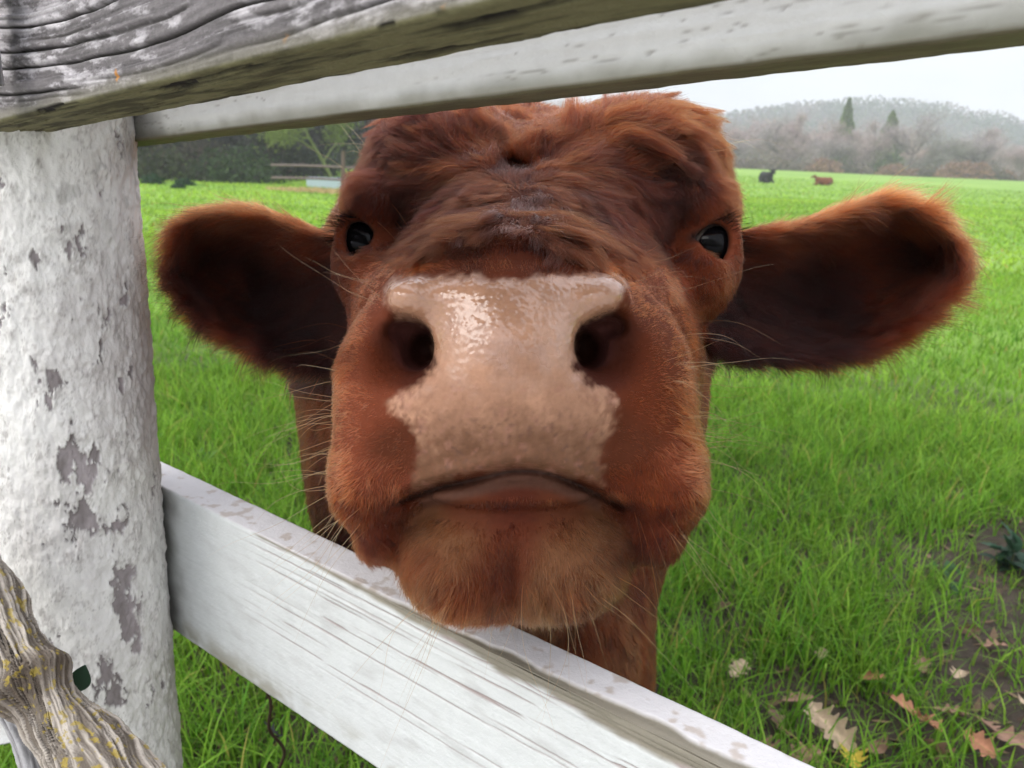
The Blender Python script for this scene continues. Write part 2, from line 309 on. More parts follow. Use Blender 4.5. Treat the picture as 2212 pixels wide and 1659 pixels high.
def rail_grey(u, v, w, f):
    bend = 0.030 * np.exp(-(u / 0.10)) + 0.05 * (fbm(u * 2.2, v * 4, o=2, seed=80) - .5)          # grain sweeps round a knot at the left end
    q = v - bend * (0.4 + v * 5) + 0.010 * (fbm(u * 9, v * 22, o=3, seed=81) - .5)
    sp = 0.0125; ph = q / sp + 0.35 * np.floor(q / sp * .5); fr = ph - np.floor(ph); idn = np.floor(ph)
    on = sstep(0.22, 0.42, vnoise(u * 6 + idn * 17.3, idn * 5.1, seed=84))
    cut = np.exp(-((fr - 0.5) / 0.055) ** 2) * on
    ph2 = q / 0.0058; fr2 = ph2 - np.floor(ph2); on2 = sstep(0.55, 0.7, vnoise(u * 13 + np.floor(ph2) * 9.1, np.floor(ph2) * 3.3, seed=86)); cut2 = np.exp(-((fr2 - .5) / .12) ** 2) * on2
    saw = (fr - 0.5) * 0.0022
    fine = fbm(u * 30, q * 900, o=3, seed=88, g=.6); blot = fbm(u * 60, q * 260, o=5, seed=89, g=.65); big = fbm(u * 6, q * 40, o=3, seed=90)
    d = -0.0034 * cut - 0.0011 * cut2 + saw + 0.0007 * (fine - .5) + 0.0012 * (blot - .5)
    t = sstep(0.455, 0.585, blot * .65 + big * .35)
    c = mixc([0.17, 0.157, 0.158], [0.47, 0.445, 0.455], t); c = c * (0.40 + 1.2 * fine)[..., None]
    c = mixc(c, [0.028, 0.025, 0.022], np.clip(cut * 1.0 + cut2 * .6, 0, 1))
    li = sstep(.80, .83, fbm(u * 60, v * 60, o=2, seed=92)); c = mixc(c, [0.5, 0.22, 0.05], li)
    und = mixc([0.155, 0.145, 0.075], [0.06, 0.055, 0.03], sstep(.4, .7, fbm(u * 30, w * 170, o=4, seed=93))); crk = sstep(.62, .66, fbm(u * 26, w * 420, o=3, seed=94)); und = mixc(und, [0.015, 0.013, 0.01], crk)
    dd = 0.0015 * (fbm(u * 50, w * 150, o=3, seed=95) - .5) - 0.0016 * crk
    low = sstep(0.010, 0.002, v) * (f == 0); c = mixc(c, [0.24, 0.225, 0.17], low * .6)
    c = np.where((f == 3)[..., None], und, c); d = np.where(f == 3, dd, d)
    return d, c
def fences():
    post()
    A, B = wood_dir(345, 1050, .745, 1560, 1659, 53)
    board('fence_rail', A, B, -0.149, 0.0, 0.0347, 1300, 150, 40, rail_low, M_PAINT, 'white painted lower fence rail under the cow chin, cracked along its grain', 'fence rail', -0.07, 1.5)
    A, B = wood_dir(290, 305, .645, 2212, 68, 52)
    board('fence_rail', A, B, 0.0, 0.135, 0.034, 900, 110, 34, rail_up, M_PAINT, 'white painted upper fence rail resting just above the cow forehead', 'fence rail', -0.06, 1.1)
    A, B = wood_dir(0, 262, .50, 1085, 0, 50)
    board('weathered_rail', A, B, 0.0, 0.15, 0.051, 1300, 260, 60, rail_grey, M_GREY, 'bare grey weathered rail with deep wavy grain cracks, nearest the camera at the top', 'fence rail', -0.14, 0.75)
fences()

# ------------------------------------------------------------ the cow: one continuous surface from a distance field
def to_cam(p): q = p - CAM; return q @ RT, q @ UP, q @ FW
def ctr(px, py, d): return np.array([(px - CX) / F_PX * d, (CY - py) / F_PX * d, d])
def ell(q, c, r):
    u = (q - c) / r; k0 = np.sqrt((u * u).sum(1)); k1 = np.sqrt(((u / r) ** 2).sum(1)) + 1e-9
    return k0 * (k0 - 1) / k1
def E_(px, py, d, rx, ry, rz): return (ctr(px, py, d), np.array([rx / F_PX * d, ry / F_PX * d, rz]))
def smin(a, b, k):
    h = np.clip(0.5 + 0.5 * (b - a) / k, 0, 1); return b + (a - b) * h - k * h * (1 - h)
def smax(a, b, k): return -smin(-a, -b, k)
def rcone(q, a, b, r1, r2):
    a = np.asarray(a); b = np.asarray(b); ab = b - a; t = np.clip(((q - a) @ ab) / (ab @ ab), 0, 1)
    return np.linalg.norm(q - a - t[:, None] * ab, axis=1) - (r1 + (r2 - r1) * t)
def poly_sd(x, y, poly):
    """signed distance to a polygon, negative inside"""
    d = np.full(x.shape, 1e9); ins = np.zeros(x.shape, bool); n = len(poly)
    for i in range(n):
        ax, ay = poly[i]; bx, by = poly[(i + 1) % n]; ex, ey = bx - ax, by - ay; wx, wy = x - ax, y - ay
        t = np.clip((wx * ex + wy * ey) / (ex * ex + ey * ey), 0, 1); d = np.minimum(d, np.hypot(wx - ex * t, wy - ey * t))
        c = ((ay > y) != (by > y)); ins ^= c & (x < (bx - ax) * (y - ay) / (by - ay + 1e-12) + ax)
    return np.where(ins, -d, d)
def chaikin(p, n=2):
    p = np.asarray(p, float)
    for _ in range(n):
        q = np.roll(p, -1, 0); p = np.stack([p * .75 + q * .25, p * .25 + q * .75], 1).reshape(-1, 2)
    return p
EAR_L = chaikin([(790, 520), (740, 515), (690, 505), (620, 480), (545, 458), (450, 455), (385, 478), (350, 535), (338, 600), (365, 645), (440, 710), (530, 752), (620, 785), (710, 795), (790, 770)])
EAR_R = chaikin([(1500, 520), (1560, 510), (1640, 503), (1730, 488), (1820, 455), (1900, 432), (1985, 445), (2050, 495), (2080, 565), (2068, 620), (2005, 675), (1940, 722), (1860, 765), (1760, 778), (1660, 775), (1580, 765), (1500, 730)])
EAR_L[:, 0] += 24 * np.clip((660 - EAR_L[:, 0]) / 320, 0, 1)
EAR_D = 0.65
EYE_L = ctr(783, 533, .608); EYE_R = ctr(1533, 538, .608); EYE_RAD = 0.0195
def mouth_y(px): return 1018 + 74 * np.clip(np.abs(px - 1105) / 245, 0, 1.25) ** 1.7 + 6 * np.sin(px * .02)
def sdf(Q, body=True):
    """Q (n,3) in camera axes (right, up, forward), metres"""
    Z = Q[:, 2]; zz = np.maximum(Z, .05); px = CX + F_PX * Q[:, 0] / zz; py = CY - F_PX * Q[:, 1] / zz
    # cranium with two lobes of the poll and a furrow between
    d = ell(Q, *E_(955, 440, .70, 168, 178, .105))
    d = smin(d, ell(Q, *E_(1385, 425, .70, 165, 180, .105)), .03)
    d = smin(d, ell(Q, *E_(1170, 440, .695, 330, 165, .105)), .035)
    d = smin(d, ell(Q, *E_(1160, 560, .66, 325, 190, .09)), .03)
    # brow ridges and orbits
    d = smin(d, ell(Q, *E_(820, 463, .632, 72, 82, .05)), .02)
    d = smin(d, ell(Q, *E_(1508, 469, .632, 72, 82, .05)), .02)
    d = smin(d, ell(Q, *E_(800, 590, .615, 65, 75, .05)), .02)
    d = smin(d, ell(Q, *E_(1512, 600, .615, 65, 75, .05)), .02)
    # tuft mass between the eyes and the foreshortened bridge
    d = smin(d, ell(Q, *E_(742, 530, .598, 18, 62, .016)), .012)
    d = smin(d, ell(Q, *E_(1580, 538, .598, 18, 62, .016)), .012)
    d = smin(d, ell(Q, *E_(1135, 500, .585, 190, 85, .05)), .025)
    d = smin(d, rcone(Q, ctr(1105, 440, .572), ctr(960, 530, .565), .024, .013), .012)
    d = smin(d, rcone(Q, ctr(1140, 440, .572), ctr(1330, 555, .565), .024, .013), .012)
    d = smin(d, rcone(Q, ctr(1230, 400, .585), ctr(1400, 470, .60), .016, .012), .012)
    d = smin(d, rcone(Q, ctr(1050, 395, .585), ctr(900, 420, .60), .016, .012), .012)
    d = d + .010 * np.exp(-((px - 1120) / 45.) ** 2 - ((py - 375) / 20.) ** 2) + .008 * np.exp(-((px - 1150) / 60.) ** 2 - ((py - 270) / 40.) ** 2)
    d = smin(d, rcone(Q, ctr(1140, 640, .60), ctr(1108, 735, .505), .074, .074), .03)
    d = smin(d, ell(Q, *E_(1112, 655, .545, 318, 105, .065)), .03)
    # cheeks and jaw
    d = smin(d, ell(Q, *E_(1130, 800, .60, 375, 300, .10)), .04)
    d = smin(d, ell(Q, *E_(1120, 1000, .57, 345, 200, .09)), .04)
    # muzzle
    d = smin(d, ell(Q, *E_(1108, 850, .495, 345, 270, .062)), .025)
    d = smin(d, ell(Q, *E_(830, 900, .49, 88, 210, .045)), .03)
    d = smin(d, ell(Q, *E_(1395, 900, .49, 88, 210, .045)), .03)
    d = smin(d, ell(Q, *E_(800, 1045, .492, 78, 95, .045)), .02)
    d = smin(d, ell(Q, *E_(1442, 1040, .492, 78, 100, .045)), .02)
    # nose: pad front, upper rim with the two wings
    d = smin(d, ell(Q, *E_(1098, 870, .450, 215, 120, .026)), .02)
    d = smin(d, ell(Q, *E_(1098, 745, .448, 120, 150, .027)), .015)
    d = smin(d, ell(Q, *E_(1098, 648, .460, 232, 52, .028)), .012)
    d = smin(d, ell(Q, *E_(890, 648, .452, 56, 44, .021)), .010)
    d = smin(d, ell(Q, *E_(1302, 645, .452, 54, 46, .021)), .010)
    d = smin(d, ell(Q, *E_(1105, 985, .455, 225, 46, .018)), .012)
    # chin and lower lip
    d2 = ell(Q, *E_(1115, 1172, .503, 240, 150, .062))
    d2 = smin(d2, ell(Q, *E_(835, 1128, .512, 62, 75, .05)), .02)
    d2 = smin(d2, ell(Q, *E_(1405, 1122, .512, 68, 82, .05)), .02)
    d2 = smin(d2, ell(Q, *E_(985, 1230, .485, 90, 80, .045)), .02)
    d2 = smin(d2, ell(Q, *E_(1225, 1230, .485, 100, 80, .045)), .02)
    d2 = smin(d2, ell(Q, *E_(1105, 1066, .460, 175, 32, .018)), .010)
    d = smin(d, d2, .006)
    # mouth line: a thin slot following the lip
    dy = (py - mouth_y(px)) / F_PX * zz; fade = sstep(275, 225, np.abs(px - 1105)) * (zz < .52)
    d = d + fade * (.0050 * np.exp(-(dy / .0024) ** 2) - .0030 * np.exp(-((dy + .007) / .004) ** 2))
    # cleft of the chin
    d = d + 0.004 * np.exp(-((px - 1112) / 16.) ** 2) * np.exp(-((py - 1235) / 60.) ** 2) * (zz < .52)
    # nostrils
    for (hx, hy, ux, uy, ox, oy) in ((900, 750, 868, 712, 852, 760), (1276, 747, 1318, 704, 1330, 758)):
        d = smax(d, -ell(Q, *E_(ox, oy, .424, 78, 68, .036)), .014)
        d = smax(d, -ell(Q, *E_(hx, hy, .458, 41, 52, .040)), .006)
        d = smax(d, -ell(Q, *E_(ux, uy, .452, 36, 24, .026)), .006)
    # eye openings
    for c, sg in ((EYE_L, -1), (EYE_R, 1)):
        d = smax(d, -(np.linalg.norm(Q - c, axis=1) - EYE_RAD - .0006), .003)
        o = ell(Q, c + np.array([-sg * .0015, 0.0005, -.026]), np.array([.0085, .0158, .024]))
        d = smax(d, -o, .005)
    # ears: curved leaves open to the front
    for poly, sg in ((EAR_L, -1), (EAR_R, 1)):
        s2 = poly_sd(px, py, poly); t = np.clip(-s2 / 130., 0, 1)
        along = (np.abs(px - 1150) - 400) / 500.
        zc = EAR_D + 0.012 * along + 0.075 * (1 - (1 - t) ** 2) * np.clip(along * 1.6 + .35, .2, 1)
        m = np.hypot(np.maximum(s2 / F_PX * .65 + .006, 0), 0); e = np.sqrt(np.maximum(s2 / F_PX * .65 + .004, 0) ** 2 + np.maximum(np.abs(Z - zc) * .8 - .0055, -0.0) ** 2) - 0.004
        e = np.where((s2 < -12) & (np.abs(Z - zc) < .006), np.minimum(e, np.abs(Z - zc) * .8 - .0075), e)
        d = smin(d, e, .014)
    # neck and dewlap
    dn = ell(Q, *E_(1085, 800, .92, 430, 560, .24))
    dn = smin(dn, ell(Q, *E_(1215, 1390, .80, 190, 330, .12)), .06)
    dn = smin(dn, ell(Q, *E_(1060, 1080, .84, 365, 330, .14)), .05)
    d = smin(d, dn, .03)
    if body:
        p = CAM + Q[:, :1] * RT + Q[:, 1:2] * UP + Q[:, 2:] * FW
        b = ell(p, np.array([0.03, 1.95, 0.82]), np.array([.33, .80, .37]))
        b = smin(b, ell(p, np.array([0.02, 1.40, 0.84]), np.array([.27, .38, .36])), .1)
        b = smin(b, ell(p, np.array([0.04, 2.55, 0.90]), np.array([.27, .26, .30])), .1)
        for x, y, bk in ((-.13, 1.32, 0), (.17, 1.36, 0), (-.14, 2.55, 1), (.20, 2.60, 1)):
            if not bk: L = [((x, y, .65), .10), ((x, y + .02, .36), .062), ((x, y, .14), .042), ((x, y - .01, .035), .058)]
            else: L = [((x, y, .80), .17), ((x * 1.05, y - .08, .58), .10), ((x, y + .10, .40), .055), ((x, y + .06, .14), .042), ((x, y + .03, .035), .058)]
            for (a, r1), (c, r2) in zip(L[:-1], L[1:]): b = smin(b, rcone(p, a, c, r1, r2), .035)
        b = smax(b, 0.0 + (-p[:, 2] + float(ground_z(0.05, 1.8))), .005)
        b = smin(b, rcone(p, (0.05, 2.80, 1.05), (0.06, 2.86, .45), .028, .018), .03)
        d = smin(d, b, .06)
    return d
def surface_nets(f, lo, hi, h, coarse=4):
    lo = np.asarray(lo); n = np.ceil((np.asarray(hi) - lo) / h).astype(int) + 1; n = (n + coarse - 1) // coarse * coarse + 1
    nc = (n - 1) // coarse; g = np.stack(np.meshgrid(*[np.arange(k) for k in nc], indexing='ij'), -1).reshape(-1, 3)
    vals = np.full(n, 1.0, np.float32)
    cc = lo + (g + .5) * h * coarse; dc = f(cc); act = g[np.abs(dc) < h * coarse * 1.9]
    vi = g[(dc < 0)]
    vals.reshape(-1)[:] = 1.0
    for a in range(0, len(vi), 1):
        i, j, k = vi[a] * coarse; vals[i:i + coarse + 1, j:j + coarse + 1, k:k + coarse + 1] = -1.0
    off = np.stack(np.meshgrid(*[np.arange(coarse + 1)] * 3, indexing='ij'), -1).reshape(-1, 3)
    idx = (act[:, None] * coarse + off[None]).reshape(-1, 3); flat = np.unique(np.ravel_multi_index(idx.T, n))
    ijk = np.stack(np.unravel_index(flat, n), -1)
    out = np.empty(len(flat), np.float32)
    for a in range(0, len(flat), 400000): out[a:a + 400000] = f(lo + ijk[a:a + 400000] * h)
    vals.reshape(-1)[flat] = out
    neg = vals < 0; cnt = np.zeros(n - 1, np.int8)
    for dx in (0, 1):
        for dy in (0, 1):
            for dz in (0, 1): cnt += neg[dx:n[0] - 1 + dx, dy:n[1] - 1 + dy, dz:n[2] - 1 + dz]
    cell = np.argwhere((cnt > 0) & (cnt < 8)); vid = np.full(n - 1, -1, np.int64); vid[tuple(cell.T)] = np.arange(len(cell))
    acc = np.zeros((len(cell), 3)); m = np.zeros(len(cell))
    C8 = {(x, y, z): vals[cell[:, 0] + x, cell[:, 1] + y, cell[:, 2] + z] for x in (0, 1) for y in (0, 1) for z in (0, 1)}
    for ax in range(3):
        for u in (0, 1):
            for v in (0, 1):
                p0 = [u, v]; p0.insert(ax, 0); p1 = list(p0); p1[ax] = 1; a, b = C8[tuple(p0)], C8[tuple(p1)]
                s = (a < 0) != (b < 0); t = np.where(s, a / np.where(s, a - b, 1), 0); q = np.array(p0, float)[None].repeat(len(cell), 0); q[:, ax] += t
                acc += q * s[:, None]; m += s
    V = lo + (cell + acc / m[:, None]) * h; Fs = []
    for ax in range(3):
        sl0 = [slice(1, -1)] * 3; sl0[ax] = slice(0, -1); sl1 = list(sl0); sl1[ax] = slice(1, None)
        a, b = neg[tuple(sl0)], neg[tuple(sl1)]; e = np.argwhere(a != b); sg = a[tuple(e.T)]; base = e + 1; base[:, ax] -= 1
        o1, o2 = [(1, 2), (2, 0), (0, 1)][ax]; q = []
        for du, dv in ((-1, -1), (0, -1), (0, 0), (-1, 0)):
            c = base.copy(); c[:, o1] += du; c[:, o2] += dv; q.append(vid[tuple(c.T)])
        q = np.stack(q, 1); q[~sg] = q[~sg][:, ::-1]; Fs.append(q[(q >= 0).all(1)])
    return V, np.concatenate(Fs)
PAD = np.array([(832, 612), (850, 600), (1000, 597), (1100, 606), (1200, 596), (1335, 590), (1352, 606), (1340, 655), (1300, 680), (1262, 700), (1245, 722), (1239, 760), (1240, 800), (1262, 822), (1325, 850), (1335, 880), (1318, 920), (1305, 960), (1300, 1000), (1300, 1050), (1230, 1030), (1100, 1016), (990, 1028), (890, 1062), (893, 1000), (905, 962), (885, 920), (850, 892), (840, 866), (868, 850), (922, 818), (938, 790), (937, 742), (930, 712), (905, 692), (862, 690), (838, 662)], float)
def pad_sd(px, py): return poly_sd(px, py, PAD)
def cow():
    root = empty('cow', (0.04, 1.9, float(ground_z(0.04, 1.9))), label='big reddish brown cow pushing its pink wet nose between the white fence rails', cat='cow')
    H1 = 0.0020
    zsplit = 0.86
    V1, F1 = surface_nets(lambda q: sdf(q), (-.34, -.46, .395), (.42, .30, zsplit), H1)
    # the rest of the animal at a coarser step, in world axes
    V2, F2 = surface_nets(lambda p: sdf(np.stack(to_cam(p), 1)), (-.5, .55, -.12), (.6, 3.0, 1.5), .012)
    d2 = to_cam(V2)[2]; keep = (d2[F2] > zsplit - .012).any(1); F2 = F2[keep]
    W1 = CAM + V1[:, :1] * RT + V1[:, 1:2] * UP + V1[:, 2:] * FW
    used = np.unique(F2); rm = np.full(len(V2), -1); rm[used] = np.arange(len(used)); V2 = V2[used]; F2 = rm[F2]
    V = np.vstack([W1, V2]); Fa = np.vstack([F1[:, ::-1], F2 + len(W1)])      # the camera axes are left-handed
    # skin colours
    x, y, z = to_cam(V); px = CX + F_PX * x / z; py = CY - F_PX * y / z
    fur = mixc([0.115, 0.036, 0.016], [0.06, 0.02, 0.011], sstep(.3, .7, fbm(V[:, 0] * 40, V[:, 1] * 40, V[:, 2] * 40, 3, 201)))
    front = (z < .50)
    sdp = np.where(front, pad_sd(px, py), 99.); nz = fbm(px * .06, py * .06, o=3, seed=203) - .5
    pm = sstep(12, -12, sdp + 34 * nz + 10 * (fbm(px * .25, py * .25, o=2, seed=204) - .5))
    pm = pm * sstep(1, -7, py - mouth_y(px))
    pad = mixc([0.40, 0.212, 0.13], [0.32, 0.165, 0.10], sstep(.35, .65, fbm(px * .012, py * .012, o=3, seed=205)))
    pad = mixc(pad, [0.105, 0.043, 0.018], 0.95 * sstep(830, 1000, py + 90 * nz - .0006 * (px - 1105) ** 2)); mot = sstep(-70, -5, sdp) * sstep(800, 880, py) * sstep(.50, .60, fbm(px * .10, py * .10, o=3, seed=209)); pad = mixc(pad, [0.16, 0.065, 0.035], mot * .75); pad = mixc(pad, [0.30, 0.14, 0.10], .35 * sstep(.66, .72, fbm(px * .055, py * .055, o=2, seed=206)) * sstep(790, 850, py))  # browner towards the lip, with some downward-facing shade painted in
    _, fc_ = field(px[:len(W1)], py[:len(W1)], HEADC, 42.); fur[:len(W1)] = fc_ * .30; fur[:len(W1)][(z[:len(W1)] > .61) & ((px[:len(W1)] < 730) | (px[:len(W1)] > 1590))] = (.03, .010, .006)
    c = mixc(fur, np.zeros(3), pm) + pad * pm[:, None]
    lip = front * np.exp(-((py - mouth_y(px) - 20) / 19.) ** 4) * sstep(225, 170, np.abs(px - 1105)); c = mixc(c, [0.065, 0.025, 0.014], lip * .95)
    fol = sstep(.80, .88, vnoise(px * .12, py * .12, seed=207)) * sstep(860, 930, py) * pm; c = mixc(c, [0.10, 0.045, 0.03], fol * .6)
    ln = front * np.exp(-((py - mouth_y(px) - 1) / 4.5) ** 2) * sstep(265, 235, np.abs(px - 1105)); c = mixc(c, [0.045, 0.022, 0.016], ln)
    hole = np.zeros(len(V))
    for (ax, ay, bx, by) in ((902, 762, 872, 714), (1275, 757, 1314, 706)):
        hole = np.maximum(hole, sstep(0.016, 0.006, rcone(np.stack([x, y, z], 1), ctr(ax, ay, .47), ctr(bx, by, .475), .004, .003)))
    c = mixc(c, [0.10, 0.032, 0.026], hole * (1 - pm) * .9)
    rim = np.minimum(np.linalg.norm(np.stack([x, y, z], 1) - EYE_L, axis=1), np.linalg.norm(np.stack([x, y, z], 1) - EYE_R, axis=1))
    c = mixc(c, [0.018, 0.010, 0.008], sstep(.026, .0215, rim))
    foot = sstep(.09, .06, V[:, 2]) * (z > 1.2); c = mixc(c, [0.03, 0.025, 0.02], foot)
    m = mat_col('cow_skin', 0.55, 0.35, micro=300, vari=.12); t = m.node_tree; b = t.nodes['Principled BSDF']; Lk = t.links.new
    me_attr = np.clip(pm + lip * .35, 0, 1)
    at = N(t, 'ShaderNodeAttribute', attribute_name='wet'); mr = N(t, 'ShaderNodeMapRange'); mr.inputs[3].default_value = .75; mr.inputs[4].default_value = .16; Lk(at.outputs['Fac'], mr.inputs[0]); Lk(mr.outputs[0], b.inputs['Roughness'])
    mr2 = N(t, 'ShaderNodeMapRange'); mr2.inputs[3].default_value = .15; mr2.inputs[4].default_value = .85; Lk(at.outputs['Fac'], mr2.inputs[0]); Lk(mr2.outputs[0], b.inputs['Specular IOR Level'])
    tc = N(t, 'ShaderNodeTexCoord'); vo = N(t, 'ShaderNodeTexVoronoi', feature='SMOOTH_F1', Scale=330.0); no = N(t, 'ShaderNodeTexNoise', Scale=160.0, Detail=5.0)
    Lk(tc.outputs['Object'], vo.inputs['Vector']); Lk(tc.outputs['Object'], no.inputs['Vector']); ad = N(t, 'ShaderNodeMath', operation='MULTIPLY_ADD'); ad.inputs[1].default_value = .8
    Lk(no.outputs['Fac'], ad.inputs[0]); Lk(vo.outputs['Distance'], ad.inputs[2]); bp = N(t, 'ShaderNodeBump', Strength=.45, Distance=.0012, invert=True); Lk(ad.outputs[0], bp.inputs['Height']); Lk(bp.outputs[0], b.inputs['Normal'])
    b.inputs['Subsurface Weight'].default_value = 0.0
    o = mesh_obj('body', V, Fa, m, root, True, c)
    wa = o.data.attributes.new('wet', 'FLOAT', 'POINT'); wa.data.foreach_set('value', (me_attr * np.clip((0.16 + .84 * sstep(880, 700, py + 240 * (fbm(px * .035, py * .035, o=4, seed=215) - .5))) * (.78 + .44 * fbm(px * .09, py * .09, o=3, seed=217)), 0, 1)).astype(np.float32))
    no_ = np.empty(len(V) * 3, np.float32); o.data.vertices.foreach_get('normal', no_)
    eyes(root)
    return root, V, Fa, no_.reshape(-1, 3), pm, len(W1)
def sphere(c, r, nu=40, nv=24):
    a = np.linspace(0, math.pi, nv); b = np.linspace(0, 2 * math.pi, nu, endpoint=False); A, B = np.meshgrid(a, b, indexing='ij')
    return np.stack([np.sin(A) * np.cos(B), np.sin(A) * np.sin(B), np.cos(A)], -1).reshape(-1, 3) * r + c, grid_faces(nv, nu, True)[:, [0, 1, 2, 3]]
def eyes(root):
    m = mat_col('eye_surface', .05, .10)
    for c, look, th_ in ((EYE_L, (-.05, .0, -.98), .50), (EYE_R, (.20, -.03, -.97), .66)):
        v, f = sphere(np.zeros(3), 1.0, 64, 40); lk = np.array(look); lk /= np.linalg.norm(lk); dd = v @ lk
        v = v * (EYE_RAD * (1 + .06 * sstep(.6, 1.0, dd)))[:, None]
        col = mixc(mixc([.06, .035, .03], [.09, .07, .06], sstep(.2, .6, dd)), [.003, .0025, .003], sstep(th_ - .04, th_, dd))
        q = c + v; w = CAM + q[:, :1] * RT + q[:, 1:2] * UP + q[:, 2:] * FW
        mesh_obj('eye', w, f, m, root, True, col)
# ---- hair: many single strands following a flow field over the skin
def strands(name, root_p, dirs, bend, length, cols, rad, parent, mat, npt=5, kink=None, tip=0.15, clump=None):
    n = len(root_p); s = np.linspace(0, 1, npt)
    pts = root_p[:, None, :] + (length[:, None] * s[None])[..., None] * dirs[:, None, :] + (length[:, None] * s[None] ** 2)[..., None] * bend[:, None, :]
    if kink is not None: pts = pts + (length[:, None] * np.sin(s[None] * math.pi * 1.6) * s[None])[..., None] * kink[:, None, :]
    if clump is not None:
        from mathutils.kdtree import KDTree
        gi = np.random.default_rng(3).choice(n, max(1, int(n / clump[0])), replace=False); kd = KDTree(len(gi))
        for j, q in enumerate(root_p[gi]): kd.insert(q, j)
        kd.balance(); near = gi[np.fromiter((kd.find(q)[1] for q in root_p), np.int64, n)]
        w = clump[1][:, None] * (s[None] ** 1.3) * np.minimum(1, length[near] / length)[:, None]
        pts = pts + w[..., None] * (pts[near] - pts)
    hc = bpy.data.hair_curves.new(name); hc.add_curves([npt] * n); hc.position_data.foreach_set('vector', pts.astype(np.float32).ravel())
    r = (np.asarray(rad)[..., None] * (1 - (1 - tip) * s[None] ** 1.5) * np.ones((n, 1))).astype(np.float32)
    ra = hc.attributes.get('radius') or hc.attributes.new('radius', 'FLOAT', 'POINT'); ra.data.foreach_set('value', r.ravel())
    a = hc.attributes.new('hcol', 'FLOAT_COLOR', 'CURVE'); c = np.ones((n, 4), np.float32); c[:, :3] = cols; a.data.foreach_set('color', c.ravel())
    hc.materials.append(mat); o = bpy.data.objects.new(name, hc); COL.objects.link(o); o.parent = parent; o.matrix_parent_inverse = parent_mat(parent).inverted()
    return o
def hair_mat(name, rough=.45, rr=.5, gain=1.0):
    m = bpy.data.materials.new(name); m.use_nodes = True; t = m.node_tree; t.nodes.clear(); o = N(t, 'ShaderNodeOutputMaterial'); h = N(t, 'ShaderNodeBsdfHairPrincipled')
    h.model = 'CHIANG'; h.parametrization = 'COLOR'; h.inputs['Roughness'].default_value = rough; h.inputs['Radial Roughness'].default_value = rr; h.inputs['Coat'].default_value = 0.0; h.inputs['IOR'].default_value = 1.27
    h.inputs['Random Roughness'].default_value = .2
    at = N(t, 'ShaderNodeAttribute', attribute_name='hcol'); t.links.new(at.outputs['Color'], h.inputs['Color']); t.links.new(h.outputs[0], o.inputs[0])
    return m
HG = .30
RED = (.31, .058, .012); ORG = (.40, .078, .017); DRK = (.050, .011, .005); MAU = (.14, .034, .017); TAN = (.38, .155, .062); CHK = (.48, .108, .040); MAH = (.20, .034, .009); BRO = (.25, .056, .016)
